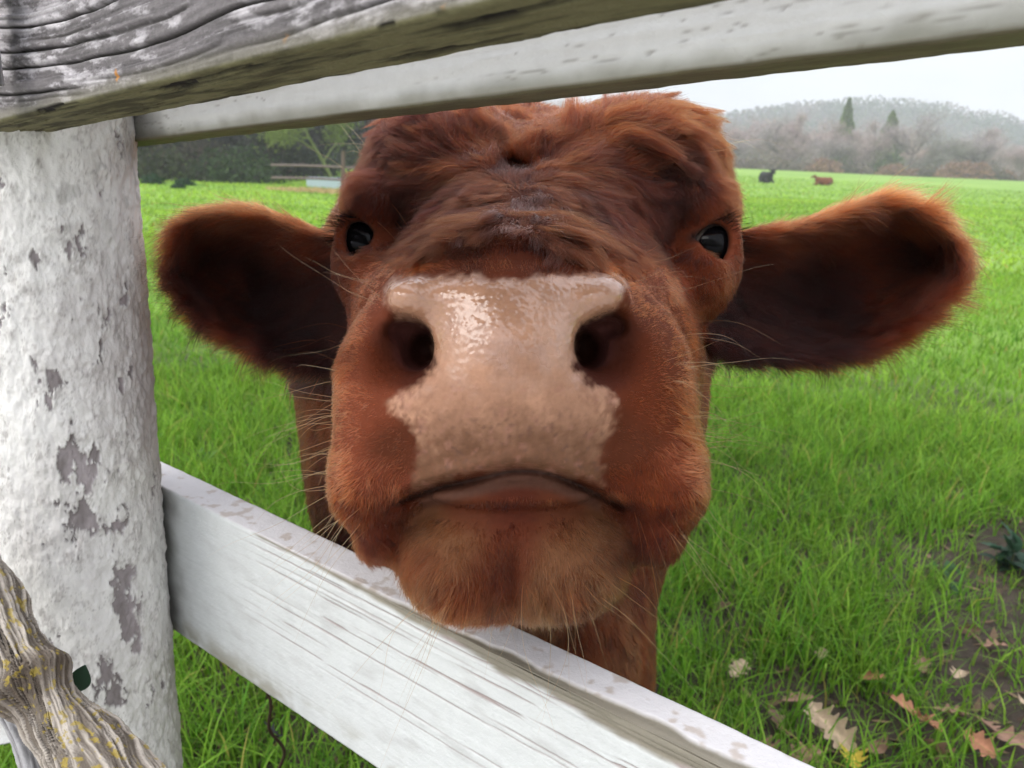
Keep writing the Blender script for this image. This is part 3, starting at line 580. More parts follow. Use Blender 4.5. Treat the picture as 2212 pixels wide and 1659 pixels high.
# photo point, direction (right, down, back), length mm, lift, colour
HEADC = [
 (745, 700, -.6, -.1, .8, 7, .5, CHK), (740, 850, -.6, .2, .8, 8, .5, CHK), (715, 1000, -.6, .4, .7, 10, .5, CHK), (760, 1090, -.4, .8, .5, 14, .5, RED), (820, 1040, -.4, .7, .4, 10, .4, CHK), (850, 960, -.8, .3, .3, 6, .4, BRO), (800, 900, -.8, .2, .5, 6, .4, CHK),
 (800, 780, -.8, -.1, .5, 5, .45, RED), (800, 650, -.7, -.4, .7, 6, .45, CHK), (850, 760, -.9, .0, .3, 3, .4, MAH), (870, 740, -.9, .1, .3, 2, .3, DRK), (850, 1090, -.3, .9, .2, 12, .4, MAH), (830, 1150, .1, 1, .4, 18, .4, MAH),
 (1475, 700, .6, -.1, .8, 7, .5, RED), (1480, 850, .6, .2, .8, 9, .5, RED), (1500, 1000, .6, .4, .7, 10, .5, CHK), (1470, 1090, .4, .8, .5, 14, .5, RED), (1400, 1050, .4, .7, .4, 10, .4, RED), (1360, 950, .8, .3, .3, 6, .4, BRO), (1410, 880, .8, .2, .5, 6, .4, RED),
 (1400, 760, .8, -.1, .5, 5, .45, RED), (1400, 650, .7, -.4, .7, 6, .45, RED), (1340, 760, .9, .0, .3, 3, .4, MAH), (1330, 740, .9, .1, .3, 2, .3, DRK), (1365, 1100, .3, .9, .2, 12, .4, MAH), (1400, 1170, -.1, 1, .4, 18, .4, MAH),
 (1100, 580, 0, -.4, .9, 5, .35, RED), (950, 585, -.3, -.4, .9, 5, .35, RED), (1260, 580, .3, -.4, .9, 5, .35, RED), (840, 590, -.5, -.4, .7, 6, .4, CHK), (1380, 590, .5, -.4, .7, 6, .4, CHK),
 (1130, 548, 0, -.6, .8, 10, .35, MAH), (1000, 545, -.3, -.3, .8, 10, .4, MAU), (1260, 548, .3, -.3, .8, 10, .4, MAU),
 (1060, 500, -.40, .92, -.1, 34, .4, BRO), (980, 505, -.48, .88, 0, 32, .4, BRO), (1150, 505, .1, .9, -.1, 26, .45, BRO), (1210, 495, .40, .92, -.1, 34, .4, BRO), (1290, 520, .48, .88, 0, 34, .4, RED), (1110, 445, -.25, .95, -.1, 34, .45, BRO), (1170, 445, .3, .95, -.1, 34, .45, BRO), (1340, 560, .5, .8, .2, 22, .4, RED), (920, 545, -.5, .8, .2, 20, .4, RED),
 (1130, 405, 0, -.4, .2, 16, .5, MAU), (1040, 400, -.6, .6, .1, 24, .45, MAU), (1230, 400, .6, .6, .1, 26, .45, MAU), (950, 430, -.6, .8, .1, 24, .4, MAH), (1310, 430, .8, .5, .1, 28, .4, MAH), (890, 490, -.5, .8, .2, 16, .4, MAU), (1400, 500, .6, .7, .2, 18, .4, MAU),
 (1110, 350, .1, -.6, .3, 26, .4, BRO), (1030, 340, -.5, -.7, .2, 34, .4, RED), (970, 370, -.9, .4, .1, 34, .4, RED), (900, 340, -.9, .3, .2, 26, .35, MAU), (850, 400, -.6, .8, .2, 18, .35, MAH), (800, 400, -.5, .8, .5, 14, .4, MAH), (830, 320, -.7, .5, .5, 18, .4, MAU), (930, 280, -.8, -.2, .5, 30, .4, MAH), (1010, 280, -.2, -.8, .5, 30, .4, RED),
 (1190, 340, .5, -.6, .2, 38, .4, ORG), (1270, 320, .85, -.4, .2, 44, .42, ORG), (1300, 380, .95, -.1, .1, 40, .42, RED), (1360, 300, .9, -.1, .3, 38, .42, ORG), (1450, 270, .7, .4, .5, 30, .38, ORG), (1540, 340, .3, .95, .4, 22, .35, ORG), (1575, 430, .2, .9, .4, 18, .35, ORG), (1440, 350, .8, .5, .2, 26, .38, MAU), (1490, 420, .4, .9, .2, 14, .35, MAU), (1400, 420, .8, .5, .1, 26, .38, MAH), (1390, 230, .6, -.2, .8, 30, .38, ORG), (1240, 260, .4, -.7, .6, 36, .4, ORG),
 (800, 470, -.3, .7, .3, 6, .3, RED), (1530, 475, .3, .7, .3, 6, .3, CHK), (840, 540, -.1, .9, .3, 8, .3, RED), (1470, 550, .2, .9, .3, 8, .3, RED), (850, 600, -.2, .8, .4, 8, .35, CHK), (1470, 640, .4, .8, .3, 12, .35, CHK),
 (740, 640, -.6, .6, .5, 14, .4, MAH), (1530, 700, .4, .9, .3, 22, .4, ORG), (1530, 850, .3, .9, .4, 20, .45, CHK), (1530, 950, .3, .9, .4, 18, .45, RED), (720, 760, -.4, .8, .5, 14, .4, MAH),
 (1010, 1115, -.05, 1, .1, 7, .35, BRO), (1110, 1110, 0, 1, .1, 7, .35, MAH), (1210, 1115, .05, 1, .1, 7, .35, BRO), (920, 1150, -.2, 1, .2, 10, .35, TAN), (990, 1180, 0, 1, .1, 10, .35, TAN), (1110, 1185, 0, 1, .1, 10, .35, BRO), (1230, 1170, 0, 1, .1, 10, .35, TAN), (1310, 1160, .2, 1, .2, 11, .35, TAN),
 (950, 1240, -.2, 1, .2, 15, .35, TAN), (1040, 1230, .1, 1, .1, 14, .35, BRO), (1110, 1240, 0, 1, .2, 14, .3, MAH), (1180, 1240, 0, 1, .1, 14, .35, TAN), (1280, 1230, .2, 1, .2, 16, .35, TAN), (970, 1290, -.25, .9, .2, 26, .35, RED), (1060, 1310, -.1, .9, .2, 28, .35, BRO), (1150, 1310, .05, .9, .2, 26, .35, TAN), (1240, 1290, .2, .9, .2, 24, .35, BRO), (910, 1230, -.25, .9, .2, 24, .4, RED), (1340, 1220, .2, .9, .3, 20, .4, BRO), (1110, 1335, 0, .8, .5, 28, .4, MAH)]
def ear_c(sg):
    def q(x, y, dx, dy, dz, ln, lf, c): return (x, y, dx * sg, dy, dz, ln, lf, c)
    if sg < 0: pts = [(700, 540, 1, .1, .1, 26, .45, MAH), (640, 500, 1, -.25, .1, 30, .45, RED), (540, 470, .95, -.35, .1, 34, .45, ORG), (450, 465, .95, -.15, .1, 34, .45, RED), (385, 490, .95, -.1, .1, 30, .5, MAH), (350, 560, 1, .1, .1, 26, .5, DRK), (345, 610, .95, .3, .1, 26, .5, DRK), (420, 680, .7, .7, .1, 30, .5, DRK), (520, 740, .6, .8, .1, 36, .5, MAH), (620, 780, .5, .85, .1, 38, .5, DRK), (720, 780, .4, .9, .1, 34, .5, DRK), (500, 520, 1, .0, 0, 30, .3, DRK), (600, 560, 1, .1, 0, 32, .35, DRK), (420, 580, 1, .1, 0, 22, .25, MAH), (490, 620, 1, .2, 0, 22, .25, MAH), (560, 680, .8, .5, 0, 34, .35, DRK), (650, 680, .8, .5, 0, 34, .4, DRK), (690, 620, .95, .3, 0, 34, .4, DRK)]
    else: pts = [(1600, 530, 1, .1, .1, 26, .45, MAH), (1660, 510, 1, -.25, .1, 30, .45, RED), (1760, 480, .95, -.35, .1, 36, .45, ORG), (1860, 445, .95, -.3, .1, 36, .45, ORG), (1960, 440, .95, -.1, .1, 36, .45, ORG), (2050, 500, .95, .0, .1, 34, .5, RED), (2080, 570, 1, .15, .1, 30, .5, MAH), (2060, 630, .9, .4, .1, 30, .5, MAH), (1990, 690, .7, .7, .1, 34, .5, MAH), (1900, 750, .6, .8, .1, 38, .5, MAH), (1780, 780, .5, .85, .1, 38, .5, DRK), (1640, 775, .4, .9, .1, 34, .5, DRK), (1850, 520, 1, .0, 0, 30, .3, MAH), (1720, 560, 1, .1, 0, 32, .35, DRK), (1960, 560, 1, .1, 0, 22, .25, DRK), (1900, 620, 1, .2, 0, 22, .25, MAH), (1800, 690, .8, .5, 0, 34, .35, DRK), (1700, 690, .8, .5, 0, 34, .4, DRK), (1620, 640, .95, .3, 0, 34, .4, DRK), (2010, 540, 1, 0, 0, 24, .3, DRK)]
    return [q(*p) for p in pts]
NECKC = [(640, 850, -.1, 1, .3, 16, .4, MAH), (650, 1050, -.05, 1, .3, 16, .4, MAH), (700, 1150, 0, 1, .3, 16, .4, DRK), (1500, 1100, .1, 1, .2, 20, .4, MAH), (1420, 1300, .1, 1, .2, 20, .4, MAH), (1400, 1450, .05, 1, .2, 20, .4, RED), (1250, 1400, 0, 1, .2, 22, .4, MAH), (1150, 1400, 0, 1, .2, 22, .4, MAH), (1110, 230, 0, -.3, .9, 20, .4, ORG), (740, 450, -.3, -.3, .9, 16, .4, ORG), (1000, 230, 0, -.3, .9, 20, .4, ORG)]
def field(px, py, tab, sig):
    T = np.array([t[:7] for t in tab], float); C = np.array([t[7] for t in tab], float)
    out = np.zeros((len(px), 5)); co = np.zeros((len(px), 3))
    for a in range(0, len(px), 50000):
        x, y = px[a:a + 50000, None], py[a:a + 50000, None]; r2 = ((x - T[:, 0]) ** 2 + (y - T[:, 1]) ** 2) / sig ** 2
        w = np.exp(-r2) + 1e-3 / (1 + r2) ** 2; w /= w.sum(1, keepdims=True); out[a:a + 50000] = w @ T[:, 2:]; co[a:a + 50000] = w @ C
    return out, co
def sample_faces(V, Nn, Fq, dens, seed):
    """area weighted random points on quads; dens = strands per m2 for each face"""
    r = np.random.default_rng(seed); T = np.concatenate([Fq[:, [0, 1, 2]], Fq[:, [0, 2, 3]]]); de = np.concatenate([dens, dens])
    a, b, c = V[T[:, 0]], V[T[:, 1]], V[T[:, 2]]; ar = np.linalg.norm(np.cross(b - a, c - a), axis=1) / 2; ex = ar * de; k = np.floor(ex + r.random(len(ex))).astype(int)
    i = np.repeat(np.arange(len(T)), k); u = r.random((len(i), 2)); fl = u.sum(1) > 1; u[fl] = 1 - u[fl]
    w = np.stack([1 - u.sum(1), u[:, 0], u[:, 1]], 1)
    p = (V[T[i]] * w[..., None]).sum(1); n = (Nn[T[i]] * w[..., None]).sum(1); n /= np.linalg.norm(n, axis=1)[:, None] + 1e-9
    return p, n
def fur(root, V, Fq, Nn, pm, n1):
    fc = V[Fq].mean(1); x, y, z = to_cam(fc); fn = Nn[Fq].mean(1); vd = CAM - fc; vd /= np.linalg.norm(vd, axis=1)[:, None]
    facing = (fn * vd).sum(1); px = CX + F_PX * x / z; py = CY - F_PX * y / z
    dens = np.where(facing > -.35, 1.7e6, 2.2e5)
    dens = np.where((z > .80), np.where(facing > -.3, 2.6e5, 5e4), dens)
    dens = np.where(z > 1.15, np.where(facing > -.3, 6e4, 3e4), dens)
    pmf = pm[Fq].mean(1); dens = dens * np.maximum(1 - sstep(.05, .8, pmf), .16 * sstep(900, 990, py) * (z < .5))
    Q = np.stack([x, y, z], 1); e = np.minimum(np.linalg.norm(Q - EYE_L, axis=1), np.linalg.norm(Q - EYE_R, axis=1)); dens = dens * sstep(.0212, .0235, e)
    for (ax, ay, bx, by) in ((902, 762, 872, 714), (1275, 757, 1314, 706)):
        dens = dens * sstep(.010, .016, rcone(Q, ctr(ax, ay, .458), ctr(bx, by, .460), .004, .003)) 
    dens = dens * ~((np.abs(py - mouth_y(px) - 22) < 26) & (np.abs(px - 1105) < 190) & (z < .5))
    dens = np.where(fc[:, 2] < .07, 0, dens)
    p, n = sample_faces(V, Nn, Fq, dens, 5)
    x, y, z = to_cam(p); px = CX + F_PX * x / z; py = CY - F_PX * y / z; m = len(p); r = np.random.default_rng(6)
    # lively flow: look the field up at slightly warped points
    wx = px + 46 * (fbm(px * .016, py * .016, o=3, seed=301) - .5); wy = py + 46 * (fbm(px * .016, py * .016, o=3, seed=302) - .5)
    out, col = field(wx, wy, HEADC, 42.)
    earl = (px < 790) & (z > .615) & (poly_sd(px, py, EAR_L) < 25); earr = (px > 1520) & (z > .615) & (poly_sd(px, py, EAR_R) < 25); neck = (z > .72) & ~earl & ~earr
    for msk, tab, sg in ((earl, ear_c(-1), 55.), (earr, ear_c(1), 55.), (neck, NECKC, 120.)):
        if msk.any():
            o2, c2 = field(px[msk], py[msk], tab, sg); out[msk] = o2; col[msk] = c2
    body = z > 1.1; out[body] = np.array([0, .5, .8, 14, .35]); col[body] = np.array(RED)
    ear = earl | earr
    Ln = out[:, 3] * 1e-3 * np.where(earl | earr, .85 - .25 * sstep(660, 760, py), np.where(py > 1090, .55, np.where(py > 560, .62, 1.0)))
    Qp = np.stack([x, y, z], 1); ed = np.minimum(np.linalg.norm(Qp - EYE_L, axis=1), np.linalg.norm(Qp - EYE_R, axis=1)); Ln = np.minimum(Ln, .0028 + .55 * np.maximum(ed - .026, 0)); Ln = Ln * np.where(z < .5, sstep(-25, 50, pad_sd(px, py)) * .8 + .2, 1)
    # direction: flow projected on the skin plus lift, disturbed by locks of several sizes
    D = out[:, :1] * RT - out[:, 1:2] * UP + out[:, 2:3] * FW; D = D - (D * n).sum(1)[:, None] * n; D /= np.linalg.norm(D, axis=1)[:, None] + 1e-6
    S = np.cross(n, D); k1 = fbm(x * 55, y * 55, z * 55, 2, 311) - .5; k2 = fbm(x * 170, y * 170, z * 170, 2, 313) - .5; long = sstep(.010, .03, Ln)
    k3 = fbm(x * 420, y * 420, z * 420, 2, 317) - .5
    tw = (3.0 * k1 * (.3 + .7 * long) * ~ear + 2.2 * k2 + .8 * k3 + .2 * r.normal(size=m))[:, None]
    lift = (out[:, 4] * (1 + 1.6 * (fbm(x * 120, y * 120, z * 120, 2, 315) - .5) * 2) * np.where(ear, 1.0, 1.0) + .12 * r.normal(size=m))[:, None]
    d = D + S * tw + n * np.clip(lift, .08, 1.2); d /= np.linalg.norm(d, axis=1)[:, None]
    bend = -n * (.30 * np.clip(lift, 0, 1)) + D * .15 + S * (1.2 * k2[:, None] * long[:, None]) + np.array([0, 0, -.16]) * long[:, None] + .10 * r.normal(size=(m, 3))
    kink = S * ((fbm(x * 90, y * 90, z * 90, 2, 321) - .5) * 1.1 * long * ~ear)[:, None] + .05 * r.normal(size=(m, 3))
    Ln = Ln * r.uniform(.55, 1.15, m) * (1 + .5 * (fbm(x * 150, y * 150, z * 150, 2, 323) - .5)); Ln = np.where(ear & (r.random(m) < .06), Ln * 1.45, Ln)
    # ear colouring: dark hair and painted shade inside, a reddish bare-looking middle, orange rim
    c = col * (1 + 1.5 * (fbm(x * 95, y * 95, z * 95, 3, 331) - .5) + .8 * k2 + .16 * r.normal(size=m))[:, None]
    c = np.where((r.random(m) < .10)[:, None], c * 1.7, c); c = np.where((r.random(m) < .18)[:, None], c * .45, c)
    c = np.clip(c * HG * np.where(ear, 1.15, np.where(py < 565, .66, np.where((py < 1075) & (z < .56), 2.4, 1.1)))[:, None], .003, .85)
    back = ear & ((n * (CAM - p)).sum(1) < 0) & ((px < 715) | (px > 1605)); c[back] = np.clip(np.array(ORG) * (1 + .2 * r.normal(size=(back.sum(), 1))), .01, .8)
    rad = np.where(z > 1.1, .00045, np.where(z > .8, .00022, .00013)) * r.uniform(.7, 1.25, m)
    hm = hair_mat('cow_hair')
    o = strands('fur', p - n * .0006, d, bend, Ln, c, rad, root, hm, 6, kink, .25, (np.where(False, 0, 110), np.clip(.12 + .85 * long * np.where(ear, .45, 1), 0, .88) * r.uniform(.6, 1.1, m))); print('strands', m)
    # whiskers on lips, cheeks and brows
    r = np.random.default_rng(9); wp = []
    for (cx_, cy_, sx, sy, k, dx, dy) in ((735, 760, 40, 70, 12, -1, -.1), (725, 950, 40, 90, 26, -1, .05), (760, 1110, 60, 60, 12, -.8, .5), (1480, 780, 40, 80, 16, 1, -.05), (1500, 930, 40, 80, 26, 1, .12), (1440, 1120, 70, 60, 14, .8, .5), (1000, 1290, 90, 30, 14, -.4, .8), (1230, 1280, 90, 40, 14, .4, .8), (1380, 600, 60, 40, 7, 1, -.05), (800, 620, 40, 40, 5, -.9, -.3), (1540, 350, 30, 60, 5, .9, .0), (830, 480, 30, 40, 4, .6, .7), (780, 350, 20, 60, 5, -.7, -.4)):
        for _ in range(k): wp.append((cx_ + r.normal() * sx * .6, cy_ + r.normal() * sy * .6, dx + r.normal() * .25, dy + r.normal() * .28, 1.0))
    wp = np.array(wp); from mathutils.kdtree import KDTree
    fmask = np.where((facing > .05) & (z_f(fc) < .68))[0]; kd = KDTree(len(fmask)); fx, fy, fz = to_cam(fc[fmask]); fpx = CX + F_PX * fx / fz; fpy = CY - F_PX * fy / fz
    for i in range(len(fmask)): kd.insert((fpx[i], fpy[i], 0), i)
    kd.balance(); idx = np.array([fmask[kd.find((a, b, 0))[1]] for a, b in wp[:, :2]]); rp, rn = fc[idx], fn[idx]
    D = wp[:, 2:3] * RT - wp[:, 3:4] * UP + rn * .55; D /= np.linalg.norm(D, axis=1)[:, None]
    k = len(wp); strands('whiskers', rp, D, np.array([0, 0, -.25]) + .22 * r.normal(size=(k, 3)), r.uniform(.018, .066, k) * wp[:, 4], np.array([.42, .16, .05]) * r.uniform(.5, 1.2, (k, 1)), np.full(k, .00011), root, hm, 8, .08 * r.normal(size=(k, 3)))
    # lashes
    L = []
    for c, sg in ((EYE_L, -1), (EYE_R, 1)):
        for _ in range(150):
            a = r.uniform(-.2, 1.0) * math.pi * .62; px_ = np.array([sg * math.sin(a * .9) * .011 - sg * -.001, math.cos(a) * .0165 + .001, -.0165 + .004 * r.normal()])
            L.append((c + px_, np.array([sg * (.75 + .3 * r.normal()), .35 * math.cos(a) + .15 * r.normal(), -.45 + .2 * r.normal()])))
    lp = np.array([a for a, b in L]); ld = np.array([b for a, b in L]); tow = lambda q: q[:, :1] * RT + q[:, 1:2] * UP + q[:, 2:] * FW; ld /= np.linalg.norm(ld, axis=1)[:, None]; k = len(L)
    strands('eyelashes', CAM + tow(lp), tow(ld), np.array([0, 0, -.15]) + .05 * r.normal(size=(k, 3)), r.uniform(.010, .024, k), np.full((k, 3), .006), np.full(k, .00015), root, mat_col('lash', .8, .1), 6)
def z_f(p): return (p - CAM) @ FW
fur(*cow())

# ------------------------------------------------------------ near ground: weathered branch, boards, grass, leaves
M_LEAF = mat_col('foliage', .55, .2, trans=.45)
M_DRY = mat_col('dry_leaf', .7, .25, micro=120, vari=.2, trans=.15)
M_BARK = mat_col('bark', .9, .15)
def gnarled_branch():
    path = np.array([P(-120, 1190, .60), P(-30, 1320, .585), P(45, 1440, .57), P(110, 1540, .555), P(200, 1640, .54), P(300, 1760, .52), P(420, 1900, .50)])
    t = np.linspace(0, 1, 900); k = np.linspace(0, 1, len(path)); pts = np.stack([np.interp(t, k, path[:, i]) for i in range(3)], 1)
    ker = np.ones(131) / 131; pad_ = np.vstack([np.repeat(pts[:1], 65, 0), pts, np.repeat(pts[-1:], 65, 0)]); pts = np.stack([np.convolve(pad_[:, i], ker, 'valid') for i in range(3)], 1)
    n = 300; V, Fq = tube(pts, np.ones(900), n); V = V.reshape(900, n, 3); ctr_ = pts[:, None]; dirv = V - ctr_
    T = np.repeat(t[:, None], n, 1); A = np.repeat(np.linspace(0, 2 * math.pi, n, endpoint=False)[None], 900, 0); ca, sa = np.cos(A), np.sin(A)
    r = .0225 + .004 * np.sin(T * 9 + 1) + .007 * np.exp(-((T - .40) / .05) ** 2) * (1 + .5 * np.cos(A - 1))
    tw = A + 2.2 * T + .5 * (fbm(T * 7, ca, sa, 3, 402) - .5)
    fib = fbm(np.cos(tw) * 9, np.sin(tw) * 9, T * 6, 4, 404, .6); crack = sstep(.06, .0, np.abs(fib - .5)) * sstep(.42, .6, fbm(np.cos(tw) * 3, np.sin(tw) * 3, T * 5, 2, 406))
    lump = fbm(ca * 1.6, sa * 1.6, T * 14, 4, 408)
    r = r * (1 + .35 * (lump - .5)) + .006 * (fib - .5) - .0035 * crack
    c = mixc([.15, .125, .10], [.46, .41, .35], sstep(.36, .66, fib)); c = mixc(c, [.03, .024, .02], crack * .9); c = mixc(c, [.09, .065, .045], .7 * np.exp(-((T - .42) / .07) ** 2))
    up = (dirv[..., 2]); lic = sstep(.72, .80, fbm(ca * 8, sa * 8, T * 60, 4, 410) + .16 * up); c = mixc(c, [.36, .27, .05], lic * .75)
    V = ctr_ + dirv * r[..., None]
    tag(mesh_obj('gnarled_branch', V.reshape(-1, 3), Fq, M_GREY, None, True, c.reshape(-1, 3)), 'gnarled grey branch with yellow lichen crossing the foot of the post', 'branch')
    # side limb going down
    t = np.linspace(0, 1, 120); a, b = P(28, 1500, .59), P(140, 1830, .60); pts = a + (b - a) * t[:, None] + np.stack([.006 * np.sin(t * 5), 0 * t, 0 * t], 1); n = 80
    V, Fq = tube(pts, np.ones(120), n); V = V.reshape(120, n, 3); T = np.repeat(t[:, None], n, 1); A = np.linspace(0, 2 * math.pi, n, endpoint=False)[None] + 0 * T
    fib = fbm(np.cos(A) * 8, np.sin(A) * 8, T * 3, 4, 421, .6); r = .014 * (1 + .5 * (fib - .5)); c = mixc([.12, .115, .115], [.42, .41, .41], sstep(.35, .65, fib)); V = pts[:, None] + (V - pts[:, None]) * r[..., None]
    tag(mesh_obj('weathered_limb', V.reshape(-1, 3), Fq, M_GREY, None, True, c.reshape(-1, 3)), 'short grey dead limb hanging under the lichen covered branch at the lower left', 'branch')
def small_boards():
    def d1(u, v, w, f):
        c = mixc(PAINT * .95, [.42, .4, .37], sstep(.5, .75, fbm(u * 40, v * 60, w * 60, o=4, seed=431)) * .6); c = np.where((f == 3)[..., None], c * .35, c); return .001 * (fbm(u * 80, v * 90, w * 90, o=3, seed=432) - .5), c  # bottom face: shade painted in by darkening the white
    board('fence_rail', P(-260, 1660, .66), P(38, 1606, .64), 0, .040, .05, 160, 40, 30, d1, M_PAINT, 'short white board end poking in at the left edge beside the branch', 'fence rail', 0)
    def d2(u, v, w, f):
        fib = fbm(u * 14, v * 300, w * 300, o=4, seed=435, g=.6); return .003 * (fib - .5), mixc([.13, .125, .13], [.48, .46, .47], sstep(.35, .62, fib))
    A = P(-82, 175, .465); B = A + np.array([.012, -.02, .26]); e = (B - A)
    board('weathered_upright', A, B, -.030, .0, .02, 260, 90, 40, d2, M_GREY, 'upright grey weathered board at the far left, overlapping the bare rail', 'board', 0)
def blade_mesh(g, pos, h, w, az, lean, cols, lv=4):
    n = len(pos); s = np.linspace(0, 1, lv); dx, dy = np.cos(az), np.sin(az)
    out = (lean[:, None] * s[None] ** 1.9) * h[:, None]; z = h[:, None] * (s[None] - .35 * lean[:, None] * s[None] ** 2)
    cx = pos[:, 0, None] + dx[:, None] * out; cy = pos[:, 1, None] + dy[:, None] * out; cz = pos[:, 2, None] + z
    wd = w[:, None] * np.clip(1 - s[None] ** 2.2, .06, 1) * .5; a2 = az + rng.normal(size=n) * .6; sx, sy = -np.sin(a2)[:, None] * wd, np.cos(a2)[:, None] * wd
    L_ = np.stack([cx - sx, cy - sy, cz], -1); R_ = np.stack([cx + sx, cy + sy, cz], -1); V = np.stack([L_, R_], 2).reshape(n, lv * 2, 3)
    f = np.array([[2 * i, 2 * i + 1, 2 * i + 3, 2 * i + 2] for i in range(lv - 1)]); Fq = (np.arange(n)[:, None, None] * lv * 2 + f[None]).reshape(-1, 4)
    sh = (.62 + .5 * s)[None, :, None, None]; C = np.broadcast_to(cols[:, None, None, :], (n, lv, 2, 3)) * np.array(1.0)
    g.add(V.reshape(-1, 3), Fq, C.reshape(-1, 3))
def grass():
    g = Geo()
    def sector(n, r0, r1, a0=-56, a1=56):
        r = np.sqrt(rng.uniform(r0 * r0, r1 * r1, n)); a = np.radians(rng.uniform(a0, a1, n)); return r * np.sin(a), r * np.cos(a)
    def put(x, y, h, w, lean, young):
        n = len(x); z = ground_z(x, y) - .004; c = mixc([.125, .34, .022], [.32, .54, .055], np.clip(young + .25 * rng.normal(size=n), 0, 1)); c = c * rng.uniform(.5, 1.3, (n, 1))
        pt = fbm(x * .45, y * .45, o=3, seed=511); c = c * (.62 + .8 * pt)[:, None] * np.where(np.hypot(x, y) < 12, .86, .88)[:, None]; c[:, 0] *= .85 + .4 * pt; dry = rng.random(n) < .025; c[dry] = np.array([.45, .40, .10]) * rng.uniform(.6, 1.1, (dry.sum(), 1)); blade_mesh(g, np.stack([x, y, z], 1), h, w, rng.uniform(0, 2 * math.pi, n), lean, np.clip(c, .01, .7))
    # tufts near the fence
    x, y = sector(6500, .45, 4.2); cov = fbm(x * 1.5 + 9, y * 1.5, o=3, seed=501); r = np.hypot(x, y); keep = (cov + rng.uniform(-.07, .07, len(x)) > (.55 - .27 * sstep(1.6, 3.2, r))) | (x < -.02); x, y, r = x[keep], y[keep], r[keep]
    k = rng.integers(9, 24, len(x)); i = np.repeat(np.arange(len(x)), k); n = len(i); vig = rng.uniform(.55, 1.25, len(x))[i]
    put(x[i] + .035 * rng.normal(size=n), y[i] + .035 * rng.normal(size=n), (.125 + .0 * n) * vig * rng.uniform(.5, 1.35, n), rng.uniform(.0028, .0062, n), rng.uniform(.15, 1.1, n), rng.uniform(.2, .8, len(x))[i])
    x, y = sector(70000, .45, 6.0); keep = fbm(x * 2.2, y * 2.2, o=3, seed=503) > np.where(x < 0, .3, .535 - .14 * sstep(1.7, 3.2, np.hypot(x, y))); x, y = x[keep], y[keep]; n = len(x); put(x, y, rng.uniform(.02, .07, n), rng.uniform(.002, .0045, n), rng.uniform(.2, 1.2, n), rng.uniform(.2, .9, n))
    x, y = sector(95000, 3.6, 12); n = len(x); cl = fbm(x * .9, y * .9, o=3, seed=505); put(x, y, .055 + .12 * np.clip(cl - .3, 0, 1) * rng.uniform(.5, 1.3, n), rng.uniform(.006, .013, n), rng.uniform(.2, 1.1, n), cl)
    x, y = sector(75000, 11, 40, -40, 40); n = len(x); cl = fbm(x * .35, y * .35, o=3, seed=507); put(x, y, .07 + .10 * np.clip(cl - .3, 0, 1) * rng.uniform(.5, 1.3, n), rng.uniform(.02, .05, n) * 1.0, rng.uniform(.2, 1.1, n), .55 + cl)
    x, y = sector(42000, 38, 85, -40, 40); n = len(x); put(x, y, rng.uniform(.07, .13, n), rng.uniform(.04, .09, n), rng.uniform(.2, 1.1, n), np.full(n, .95))
    lt = Geo(); x, y = sector(5200, .6, 4.2); keep = fbm(x * 1.5 + 9, y * 1.5, o=3, seed=501) < .58; x, y = x[keep], y[keep]; n = len(x); a = rng.uniform(0, 6.28, n); w = rng.uniform(.003, .013, n); l = rng.uniform(.006, .03, n); c = np.stack([x, y, ground_z(x, y) + .006], 1)
    e1 = np.stack([np.cos(a), np.sin(a), rng.normal(size=n) * .4], 1) * l[:, None]; e2 = np.stack([-np.sin(a), np.cos(a), rng.normal(size=n) * .4], 1) * w[:, None]; v = np.stack([c - e1, c - e2 * .8 + e1 * .1, c + e1, c + e2], 1).reshape(-1, 3)
    lt.add(v, np.arange(4 * n).reshape(-1, 4), np.repeat(mixc([.07, .045, .03], [.26, .17, .10], rng.random(n) ** 2), 4, 0)); tag(lt.build('leaf_litter', M_DRY), 'crumbled brown leaf litter on the mud', 'litter', kind='stuff')
    tag(g.build('grass', M_LEAF), 'bright green pasture grass in tufts between patches of mud', 'grass', kind='stuff')
def oak_leaf(sz, col, seed):
    r = np.random.default_rng(seed); n = 64; t = np.linspace(0, 1, n); half = .40 * np.sin(math.pi * np.clip(t, .02, .98) ** .8) ** .7 * (.74 + .26 * np.cos(t * 2 * math.pi * 3.5 + r.uniform(-.4, .4))) + .012
    m = 7; s = np.linspace(-1, 1, m); X = t[:, None] * np.ones(m); Y = s[None] * half[:, None]; cu, cv = r.uniform(.4, 1.4), r.uniform(-.5, .8)
    Z = .10 + cu * Y ** 2 * 1.4 + cv * .3 * (X - .5) ** 2 + .05 * (fbm(X * 5, Y * 5, o=2, seed=seed) - .5) + .01 * np.abs(s)[None]
    v = np.stack([X - .5, Y, Z], -1).reshape(-1, 3) * sz; f = grid_faces(n, m); c = np.asarray(col) * (.75 + .5 * fbm(X * 9, Y * 14, o=3, seed=seed + 1))[..., None]; c = np.where((np.abs(s) < .1)[None, :, None], c * 1.35, c)
    st = np.stack([np.linspace(-.72, -.49, 6), np.zeros(6), np.linspace(.02, .12, 6)], 1) * sz; sv, sf = tube(st, .010 * sz, 5)
    return np.vstack([v, sv]), np.vstack([f, sf + len(v)]), np.vstack([c.reshape(-1, 3), np.tile(np.asarray(col) * .6, (len(sv), 1))])
